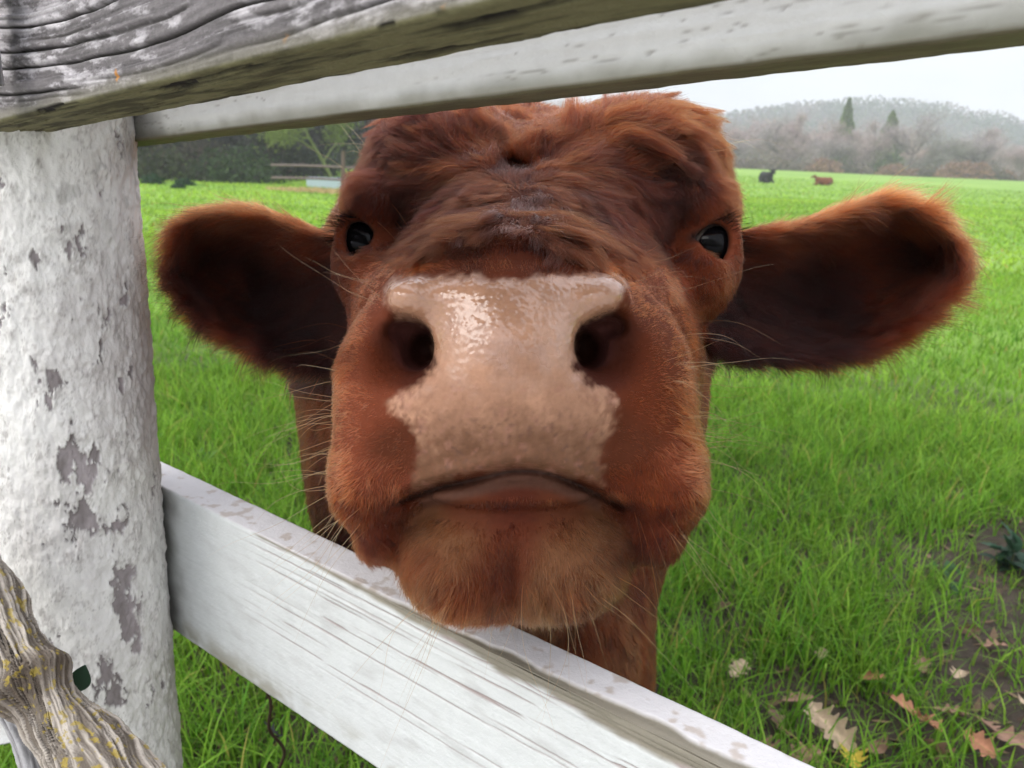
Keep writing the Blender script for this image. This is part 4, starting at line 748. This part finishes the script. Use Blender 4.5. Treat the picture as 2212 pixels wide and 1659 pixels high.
def leaves():
    KIND = {'tan': (.44, .33, .22), 'brown': (.28, .165, .11), 'orange': (.40, .18, .10), 'dark': (.15, .09, .06), 'yellow': (.62, .47, .06)}
    spots = [(1590, 1478, 'tan', .075), (1722, 1530, 'brown', .085), (1765, 1590, 'tan', .10), (1700, 1465, 'brown', .06), (1950, 1562, 'orange', .09), (1995, 1600, 'orange', .085), (2015, 1640, 'brown', .09), (2065, 1490, 'tan', .06), (1800, 1618, 'tan', .10), (1880, 1500, 'orange', .075), (2150, 1410, 'brown', .07), (2195, 1545, 'tan', .06), (2120, 1580, 'brown', .08), (1640, 1390, 'dark', .07), (1930, 1330, 'tan', .07), (1960, 1300, 'brown', .06), (1560, 1330, 'dark', .07), (2185, 1620, 'brown', .09), (1730, 1390, 'brown', .07), (2050, 1560, 'brown', .08), (1850, 1430, 'dark', .08), (1900, 1640, 'brown', .09), (2105, 1640, 'orange', .08), (1840, 1660, 'yellow', .08), (1680, 1575, 'dark', .08), (1770, 1440, 'tan', .05), (2090, 1370, 'dark', .06), (1990, 1450, 'brown', .06), (1660, 1640, 'brown', .08), (1740, 1655, 'brown', .09)]
    names = {'tan': 'curled pale tan oak leaf lying on the mud among grass', 'brown': 'brown oak leaf lying flat on the mud at lower right', 'orange': 'rusty orange lobed oak leaf on the mud at lower right', 'dark': 'dark wet oak leaf half sunk in the mud', 'yellow': 'bright yellow fallen leaf at the bottom edge of the grass'}
    for i, (x, y, k, sz) in enumerate(spots):
        p = G(x, y); v, f, c = oak_leaf(sz * .85, KIND[k], 600 + i); r = np.random.default_rng(i); Rz = Matrix.Rotation(r.uniform(0, 6.28), 3, 'Z') @ Matrix.Rotation(r.normal() * .35, 3, 'X') @ Matrix.Rotation(r.normal() * .3, 3, 'Y')
        o = mesh_obj('oak_leaf', v @ np.array(Rz).T, f, M_DRY, None, True, c, loc=(p[0], p[1], p[2] + .012 + (.02 if k in ('tan', 'orange') else 0))); tag(o, names[k], 'leaf', 'fallen oak leaves on the mud')
def weeds():
    def rosette(px, py, n, sz, col, name, label, cat, st=.12):
        p = G(px, py); root = empty(name, p, label=label, cat=cat); g = Geo(); r = np.random.default_rng(int(px))
        for i in range(n):
            a = r.uniform(0, 6.28); el = r.uniform(.15, 1.2); L_ = sz * r.uniform(.5, 1.1); t = np.linspace(0, 1, 14); half = .26 * np.sin(math.pi * t ** .8) ** .8 * (1 + .25 * np.sin(t * 30)) + .004
            s = np.linspace(-1, 1, 3); X = t[:, None] * np.ones(3); Y = s[None] * half[:, None]; Z = .15 * np.abs(Y) - .5 * X ** 2 * math.cos(el); d = np.array([math.cos(a) * math.cos(el), math.sin(a) * math.cos(el), math.sin(el)]); sd = np.array([-math.sin(a), math.cos(a), 0]); u = np.cross(d, sd)
            base = p + np.array([r.normal() * .02, r.normal() * .02, r.uniform(0, st)]); v = base + L_ * (X[..., None] * d + Y[..., None] * sd - Z[..., None] * u * -1); g.add(v.reshape(-1, 3), grid_faces(14, 3), np.array(col) * r.uniform(.6, 1.3))
        g.build('leaves', M_LEAF, root, True); sv, sf = tube(np.array([p, p + [0.004, 0, st * .5], p + [0, .005, st]]), .003, 6); mesh_obj('stem', sv, sf, M_LEAF, root, True, np.tile([[.10, .12, .05]], (len(sv), 1)))
    rosette(2178, 1235, 34, .075, (.045, .095, .055), 'weed', 'dark bluish green leafy weed in the grass at the right edge', 'plant', .10)
    rosette(2030, 1250, 12, .05, (.06, .14, .05), 'weed', 'small dark green broadleaf weed left of the bluish weed', 'plant', .03)
    rosette(440, 1010, 16, .05, (.09, .16, .06), 'weed', 'small pale weed in the thin grass just right of the post', 'plant', .04)
    # thin bramble stem behind the lower rail
    p = G(590, 1760); root = empty('bramble', p, label='thin dark bramble stem with a few leaves seen under the lower rail', cat='plant')
    top = P(468, 1350, .86); t = np.linspace(0, 1, 40)[:, None]; pts = p * (1 - t) + top * t + np.array([.035, 0, .02]) * np.sin(t * math.pi) + .006 * np.stack([np.sin(t[:, 0] * 21), np.cos(t[:, 0] * 17), 0 * t[:, 0]], 1); v, f = tube(pts, np.linspace(.0032, .0016, 40), 7)
    mesh_obj('stem', v, f, M_BARK, root, True, np.tile([[.05, .028, .02]], (len(v), 1)))
    for q, sc, cc in ((36, .05, (.035, .06, .035)), (30, .045, (.04, .075, .04)), (39, .05, (.05, .07, .04)), (18, .04, (.05, .05, .06))):
        v, f, c = oak_leaf(sc, cc, 700 + q); t = np.linspace(0, 1, 14); r = np.random.default_rng(q); m = np.array(Matrix.Rotation(r.uniform(0, 6), 3, 'Z') @ Matrix.Rotation(1.1, 3, 'X')); mesh_obj('leaf', (v + [sc * .5, 0, 0]) @ m.T + pts[q], f, M_LEAF, root, True, c)
    p = P(168, 1478, .585); t = np.linspace(0, 1, 20); half = .0075 * np.sin(math.pi * t ** .8) + .0005; s = np.linspace(-1, 1, 5); X = (t - .3)[:, None] * .022 * np.ones(5); Y = s[None] * half[:, None]; w = p + X[..., None] * (.35 * RT + .9 * UP) + Y[..., None] * (.9 * RT - .35 * UP) + (.25 * np.abs(Y))[..., None] * FW
    tag(mesh_obj('ivy_leaf', w.reshape(-1, 3), grid_faces(20, 5), M_LEAF, None, True, np.tile([[.03, .06, .035]], (100, 1))), 'single dark green leaf tucked between the branch and the post', 'leaf')
gnarled_branch(); small_boards(); grass(); leaves(); weeds()

# ------------------------------------------------------------ far trees, hill, cattle
M_FAR = mat_col('far_foliage', .9, .1, trans=.25)
def quads(c, sx, sy, r):
    """randomly turned small quads, vectorised"""
    n = len(c); a = r.normal(size=(n, 3)); a /= np.linalg.norm(a, axis=1)[:, None]; b = np.cross(a, r.normal(size=(n, 3))); b /= np.linalg.norm(b, axis=1)[:, None]
    a = a * np.broadcast_to(sx, (n,))[:, None]; b = b * np.broadcast_to(sy, (n,))[:, None]
    return np.stack([c - a - b * .4, c - a * .2 + b, c + a + b * .3, c + a * .2 - b], 1).reshape(-1, 3), np.arange(4 * n).reshape(-1, 4)
def copy_thing(src, loc, rz, sc, label=None, group=None):
    o = src.copy(); COL.objects.link(o); o.location = loc; o.rotation_euler = (0, 0, rz); o.scale = (sc, sc, sc)
    for ch in src.children: c = ch.copy(); COL.objects.link(c); c.parent = o; c.matrix_parent_inverse = Matrix.Identity(4)
    if label: o['label'] = label
    if group: o['group'] = group
    return o
def bare_tree(seed, h, col, trunk=(.16, .135, .12), moss=None):
    r = np.random.default_rng(seed); root = empty('bare_tree', (0, 0, 0)); gt, gc = Geo(), Geo(); tips = []
    def limb(p, d, L_, rad, lv):
        n = 6; pts = [p]; 
        for i in range(n): d = d + r.normal(size=3) * .13 + np.array([0, 0, .05]); d /= np.linalg.norm(d); pts.append(pts[-1] + d * L_ / n)
        v, f = tube(np.array(pts), np.linspace(rad, rad * .45, n + 1), 6); gt.add(v, f, np.array(trunk) * r.uniform(.8, 1.2))
        if lv < 3:
            for k in range(5 if lv else 7):
                q = pts[r.integers(2, n + 1)]; dd = d * .6 + r.normal(size=3) * .65; dd[2] = abs(dd[2]) * .7 + .12; dd /= np.linalg.norm(dd); limb(q, dd, L_ * r.uniform(.45, .7), rad * .5, lv + 1)
        else: tips.append((pts[3], d, L_)); tips.append((pts[-1], d, L_))
    limb(np.zeros(3), np.array([0, 0, 1.]), h * .55, h * .016, 0)
    tips_p = np.array([t[0] for t in tips]); k = 16; c = np.repeat(tips_p, k, 0) + r.normal(size=(len(tips_p) * k, 3)) * h * .045; v, f = quads(c, r.uniform(.16, .42, len(c)) * h / 12, r.uniform(.02, .055, len(c)) * h / 12, r)
    cl = np.repeat(np.clip(np.array(col) * (1 + .35 * (fbm(c[:, 0], c[:, 1], c[:, 2], 3, seed) - .5)[:, None] * 2) * r.uniform(.7, 1.3, (len(c), 1)), .01, .6), 4, 0); gc.add(v, f, cl)
    gt.build('trunk', M_FAR, root, True); gc.build('crown', M_FAR, root); return root
def conifer(seed, h, wd, col):
    r = np.random.default_rng(seed); root = empty('conifer', (0, 0, 0)); v, f = tube(np.array([[0, 0, -.5], [0, 0, h * .5], [.1, 0, h]]), [h * .02, h * .013, .03], 8); mesh_obj('trunk', v, f, M_FAR, root, True, np.tile([[.10, .075, .06]], (len(v), 1)))
    n = 5200; t = r.random(n) ** .75; a = r.uniform(0, 6.28, n); rr = wd * (1 - t) ** .8 * (.35 + .65 * r.random(n) ** .5) * (1 + .35 * np.sin(a * 3 + t * 40)) * (.75 + .5 * fbm(a, t * 14, o=2, seed=seed)); c = np.stack([rr * np.cos(a), rr * np.sin(a), h * (.10 + .9 * t) - rr * .35], 1)
    v, f = quads(c, .34, .13, r); cl = np.array(col) * (.45 + 1.1 * fbm(c[:, 0] * .9, c[:, 1] * .9, c[:, 2] * .9, 3, seed + 1))[:, None] * r.uniform(.7, 1.3, (n, 1)); g = Geo(); g.add(v, f, np.repeat(cl, 4, 0)); g.build('crown', M_FAR, root); return root
def bush(seed, w, h, col, name='bush', n=1500, q=.13):
    r = np.random.default_rng(seed); root = empty(name, (0, 0, 0)); u = r.normal(size=(n, 3)); u /= np.linalg.norm(u, axis=1)[:, None]; u[:, 2] = np.abs(u[:, 2]); rad = r.random(n) ** .4 * (.55 + .9 * fbm(u[:, 0] * 2.2 + seed, u[:, 1] * 2.2, u[:, 2] * 2.2, 3, seed)); c = u * rad[:, None] * np.array([w, w, h])
    v, f = quads(c, q * r.uniform(.6, 1.5, n), q * .55, r); cl = np.array(col) * (.5 + fbm(c[:, 0] * 2, c[:, 1] * 2, c[:, 2] * 2, 3, seed + 3))[:, None] * r.uniform(.65, 1.35, (n, 1)); g = Geo(); g.add(v, f, np.repeat(cl, 4, 0)); g.build('foliage', M_FAR, root)
    g2 = Geo()
    for i in range(7): d = r.normal(size=3); d[2] = abs(d[2]) + .8; d /= np.linalg.norm(d); v, f = tube(np.array([[0, 0, -.15], d * h * .4, d * h * .85 + r.normal(size=3) * .05]), [.05 * h, .03 * h, .012 * h], 5); g2.add(v, f, (.11, .085, .07))
    g2.build('stems', M_FAR, root); return root
def lying_cow(px, py, d, ang, col, label, L_=1.7):
    """small cow lying in the field, legs folded"""
    z = P(px, py, d); p0 = np.array([z[0], z[1], float(ground_z(z[0], z[1]))]); k = L_ / 1.7
    def f(q):
        q = q / k; x = ell(q, np.array([0, 0, .42]), np.array([.80, .36, .42])); x = smin(x, ell(q, np.array([.55, 0, .50]), np.array([.36, .27, .36])), .1); x = smin(x, ell(q, np.array([-.55, 0, .46]), np.array([.34, .32, .40])), .1)
        x = smin(x, rcone(q, (.72, .02, .60), (1.02, .05, .88), .19, .12), .1); x = smin(x, rcone(q, (1.02, .05, .92), (1.34, .07, .74), .125, .075), .05)
        for s in (-1, 1):
            x = smin(x, rcone(q, (1.0, .05 + s * .08, .99), (.96, .05 + s * .26, .95), .03, .05), .03); x = smin(x, rcone(q, (.60, s * .24, .25), (.98, s * .22, .09), .10, .06), .05); x = smin(x, rcone(q, (.98, s * .22, .09), (.66, s * .30, .06), .06, .05), .03)
            x = smin(x, rcone(q, (-.45, s * .26, .34), (-.02, s * .36, .14), .17, .08), .06); x = smin(x, rcone(q, (-.02, s * .36, .12), (-.38, s * .40, .06), .07, .05), .03)
        x = smin(x, rcone(q, (-.86, 0, .55), (-.96, .12, .12), .035, .03), .03); return smax(x, -q[:, 2], .02) * k
    V, Fq = surface_nets(f, (-1.2 * k, -.75 * k, -.1 * k), (1.6 * k, .75 * k, 1.3 * k), .045 * k)
    R_ = np.array(Matrix.Rotation(ang, 3, 'Z')); root = empty('lying_cow', p0, label=label, cat='cow'); c = np.array(col) * (.7 + .6 * fbm(V[:, 0] * 3, V[:, 1] * 3, V[:, 2] * 3, 3, 9))[:, None]
    mesh_obj('body', V @ R_.T + p0, Fq, mat_col('far_cow_coat', .75, .2), root, True, c)
    for s in (-1, 1):
        v, ff = sphere(np.array([1.14, .06 + s * .105, .89]) * k, .022 * k, 12, 8); mesh_obj('eye', v @ R_.T + p0, ff, M_FAR, root, True, np.full((len(v), 3), .01))
def far():
    r = np.random.default_rng(77)
    def at(px, y): # ground position on the sight line of photo column px at forward distance y
        x = (px - CX) / F_PX * y; return (x, y, float(ground_z(x, y)) - .15)
    # hill
    xs = np.linspace(-260, 640, 180); ys = np.linspace(300, 640, 60); X, Y = np.meshgrid(xs, ys, indexing='ij'); ridge = 38 * np.exp(-((X - 190) / 130.) ** 2) + 20 * np.exp(-((X - 420) / 120.) ** 2) + 12 * np.exp(-((X + 40) / 120.) ** 2) + 5
    Z = -8 + ridge * sstep(300, 460, Y) * (1 - .5 * sstep(520, 640, Y)) + 3 * (fbm(X * .03, Y * .03, o=3, seed=801) - .5)
    tag(mesh_obj('hill', np.stack([X, Y, Z], -1).reshape(-1, 3), grid_faces(180, 60)[:, ::-1], M_FAR, None, True, mixc([.05, .062, .045], [.085, .085, .06], fbm(X * .04, Y * .04, o=3, seed=803)).reshape(-1, 3)), kind='structure', label='low wooded hill behind the far trees', cat='hill')
    n = 75000; x = r.uniform(-250, 630, n); y = r.uniform(310, 500, n); rd = 38 * np.exp(-((x - 190) / 130.) ** 2) + 20 * np.exp(-((x - 420) / 120.) ** 2) + 12 * np.exp(-((x + 40) / 120.) ** 2) + 5; z = -8 + rd * sstep(300, 460, y)
    hh = 2 + 7 * fbm(x * .12, y * .12, o=3, seed=805); c = np.stack([x, y, z - .3 + hh * r.random(n) ** 1.4], 1); v, f = quads(c, .9, .6, r); kind = fbm(x * .05, y * .05, o=2, seed=807); cl = mixc([.07, .09, .06], [.17, .14, .125], sstep(.45, .6, kind)) * r.uniform(.6, 1.3, (n, 1)); g = Geo(); g.add(v, f, np.repeat(cl, 4, 0)); tag(g.build('distant_wood', M_FAR), 'grey green wood covering the far hill', 'wood', kind='stuff')
    # wood beyond the field
    cols = [(.40, .31, .30), (.34, .29, .285), (.44, .33, .29), (.27, .26, .215)]; protos = [bare_tree(900 + i, 11.5, cols[i % 4], trunk=(.30, .27, .25) if i % 3 == 0 else (.15, .13, .12)) for i in range(6)]; used = set()
    lab = 'bare grey brown winter tree in the wood beyond the far field edge'; i = 0
    for row, (y0, k, px0, px1, s0) in enumerate(((136, 26, 1000, 2500, .82), (150, 26, 960, 2540, .94), (168, 24, 900, 2600, 1.04))):
        for j in range(k):
            px = px0 + (px1 - px0) * (j + r.uniform(.1, .9)) / k; y = y0 + r.uniform(-4, 4); q = protos[r.integers(6)]; o = copy_thing(q, at(px, y), r.uniform(0, 6.28), s0 * r.uniform(.8, 1.15), lab, 'bare trees of the far wood'); o['category'] = 'tree'
    for q in protos:
        for ch in list(q.children): bpy.data.objects.remove(ch)
        bpy.data.objects.remove(q)
    for px, y, h, w, col, lb in ((1766, 140, 13.8, 2.6, (.14, .19, .075), 'tall narrow dark conifer rising above the bare far wood'), (1858, 142, 12.6, 3.4, (.17, .22, .085), 'shorter bushy conifer just right of the tall narrow one'), (2060, 160, 13, 3.2, (.06, .085, .05), 'hazy rounded evergreen on the right part of the far wood'), (1310, 150, 14, 3, (.07, .1, .05), 'dark conifer of the far wood hidden behind the cow')):
        t = conifer(int(px), h, w, col); t.location = at(px, y); tag(t, lb, 'tree')
    bl = [bush(950 + i, 2.6, 2.4, cc, 'bush', 1300, .2) for i, cc in enumerate(((.25, .15, .10), (.13, .115, .08), (.19, .155, .12)))]
    for j in range(34):
        px = 1000 + 1500 * (j + r.uniform(.1, .9)) / 34; o = copy_thing(bl[r.integers(3)], at(px, 125 + r.uniform(-2, 5)), r.uniform(0, 6), r.uniform(.7, 1.25), 'low brown winter bush along the far edge of the field', 'bushes along the far field edge'); o['category'] = 'bush'
        lz = o.location.z; o.location.z = max(lz, -.3)
    for q in bl:
        for ch in list(q.children): bpy.data.objects.remove(ch)
        bpy.data.objects.remove(q)
    lying_cow(1653, 398, 62, -1.45, (.012, .012, .012), 'black cow lying far off in the pasture, seen end on'); lying_cow(1780, 393, 62, 3.0, (.14, .045, .02), 'small red brown cow lying far off beside the black one', 1.25)
    # left: shaded bank with shrubs, a mossy tree, a rail fence and a trough
    specs = [(330, 33, 2.0, 1.5, (.055, .065, .035)), (420, 36, 2.2, 1.9, (.06, .055, .04)), (510, 34, 1.8, 1.5, (.05, .075, .035)), (590, 38, 2.4, 2.2, (.045, .05, .038)), (660, 40, 2.2, 1.7, (.05, .06, .045)), (380, 45, 3.6, 4.2, (.035, .04, .03)), (520, 48, 4.0, 5.0, (.05, .045, .042)), (650, 52, 4.0, 5.2, (.045, .042, .045)), (800, 58, 4.4, 5.5, (.06, .055, .05)), (250, 42, 3.5, 4.0, (.035, .04, .03)), (900, 64, 4.8, 6.0, (.07, .062, .055)), (1020, 72, 5, 6.5, (.08, .07, .062)), (760, 44, 1.3, 1.0, (.07, .09, .045)), (760, 50, 3.6, 4.6, (.05, .045, .045)), (580, 45, 3.2, 4.0, (.045, .042, .04)), (700, 47, 3.4, 4.2, (.05, .05, .045))]
    for i, (px, y, w, h, col) in enumerate(specs):
        b = bush(1000 + i, w, h, col, 'shrub', 2600 if h > 3 else 1800, .16 if h > 3 else .10); b.location = at(px, y); tag(b, 'tall dark shrub on the shaded bank left of the cow' if h > 3 else 'low dull green shrub at the foot of the shaded bank', 'shrub', 'shrubs on the left bank')
    for px, py, w in ((400, 395, .35), (330, 392, .45), (385, 402, .25)):
        p = G(px, py + 6); b = bush(int(px), w, w * .8, (.03, .065, .03), 'weed_clump', 500, .05); b.location = p; tag(b, 'dark green weed clump on the bright grass left of the cow', 'weed', 'weed clumps near the bank')
    t = bare_tree(1100, 6.2, (.17, .22, .055), trunk=(.17, .21, .07)); t.location = at(715, 37); t.rotation_euler = (.0, -.42, 0); tag(t, 'leaning tree with bright yellow green moss left of the cow head', 'tree')
    root = empty('pasture_fence', at(738, 31), label='old brown post and rail fence far behind, left of the cow head', cat='fence'); b0 = np.array(at(738, 31)); m = M_BARK
    for k in range(4):
        q = b0 + np.array([k * 2.0 - .1, k * .5, 0]); q[2] = float(ground_z(q[0], q[1])); v, f = tube(np.array([q - [0, 0, .3], q + [0, 0, .7], q + [.02, 0, 1.45]]), [.085, .08, .07], 8); mesh_obj('post', v, f, m, root, True, np.tile([[.13, .095, .075]], (len(v), 1)))
    for hgt in (.55, 1.0):
        q0 = b0 + np.array([-2.6, -.6, hgt]); q1 = b0 + np.array([6.2, 1.6, hgt]); v, f = tube(np.stack([q0 + (q1 - q0) * s + [0, 0, .03 * math.sin(s * 9)] for s in np.linspace(0, 1, 12)]), .05, 6); mesh_obj('rail', v, f, m, root, True, np.tile([[.20, .16, .14]], (len(v), 1)))
    # trough
    p = np.array(at(710, 33)); root = empty('water_trough', p, label='pale blue grey trough by the distant rail fence', cat='trough'); w, dp, hh, th = .95, .35, .55, .04
    bm = bmesh.new()
    for (x0, x1, y0, y1, z0, z1) in ((-w, w, -dp, -dp + th, .1, hh), (-w, w, dp - th, dp, .1, hh), (-w, -w + th, -dp + th, dp - th, .1, hh), (w - th, w, -dp + th, dp - th, .1, hh), (-w + th, w - th, -dp + th, dp - th, .1, .15), (-w + .15, -w + .28, -dp + .06, dp - .06, -.1, .098), (w - .28, w - .15, -dp + .06, dp - .06, -.1, .098)):
        mt = Matrix.Translation(((x0 + x1) / 2, (y0 + y1) / 2, (z0 + z1) / 2)) @ Matrix.Diagonal((x1 - x0, y1 - y0, z1 - z0, 1)); bmesh.ops.create_cube(bm, size=1, matrix=mt)
    me = bpy.data.meshes.new('basin'); bm.to_mesh(me); bm.free(); a = me.attributes.new('col', 'FLOAT_COLOR', 'POINT'); a.data.foreach_set('color', np.tile([.42, .50, .56, 1], len(me.vertices)).astype(np.float32)); me.materials.append(mat_col('galvanised', .45, .5)); o = bpy.data.objects.new('basin', me); COL.objects.link(o); o.parent = root
    v, f = quads(np.zeros((1, 3)), 1, 1, r); X, Y = np.meshgrid(np.linspace(-w + th, w - th, 6), np.linspace(-dp + th, dp - th, 4), indexing='ij'); wv = np.stack([X, Y, 0 * X + hh - .06], -1).reshape(-1, 3) + p; mesh_obj('water', wv, grid_faces(6, 4), mat_col('trough_water', .05, .5), root, True, np.tile([[.35, .42, .48]], (24, 1)))
    # straw spread in front of it
    n = 2600; x0 = at(705, 29.5); a = r.uniform(0, 6.28, n); rr = np.sqrt(r.random(n)); x = x0[0] + rr * np.cos(a) * 2.3; y = x0[1] + rr * np.sin(a) * 1.1; z = ground_z(x, y) + .03 + .10 * (1 - rr) * r.random(n); v, f = quads(np.stack([x, y, z], 1), r.uniform(.06, .16, n), .012, r); g = Geo(); g.add(v, f, np.repeat(np.array([.55, .42, .20]) * r.uniform(.6, 1.2, (n, 1)), 4, 0)); tag(g.build('straw', M_DRY), 'yellow straw scattered before the distant trough', 'straw', kind='stuff')
far()

# ------------------------------------------------------------ haze
def haze():
    m = bpy.data.materials.new('haze'); m.use_nodes = True; t = m.node_tree; t.nodes.clear(); o = N(t, 'ShaderNodeOutputMaterial'); v = N(t, 'ShaderNodeVolumePrincipled', Density=0.0012); v.inputs['Color'].default_value = (.92, .91, 1.0, 1); t.links.new(v.outputs[0], o.inputs['Volume'])
    x0, x1, y0, y1, z0, z1 = -700, 900, -60, 690, -14, 44
    vs = [(x, y, z) for x in (x0, x1) for y in (y0, y1) for z in (z0, z1)]; fs = [(0, 1, 3, 2), (4, 6, 7, 5), (0, 4, 5, 1), (2, 3, 7, 6), (0, 2, 6, 4), (1, 5, 7, 3)]
    tag(mesh_obj('haze', vs, fs, m, smooth=False), 'thin pale blue winter haze over the pasture', 'haze', kind='stuff')
haze()
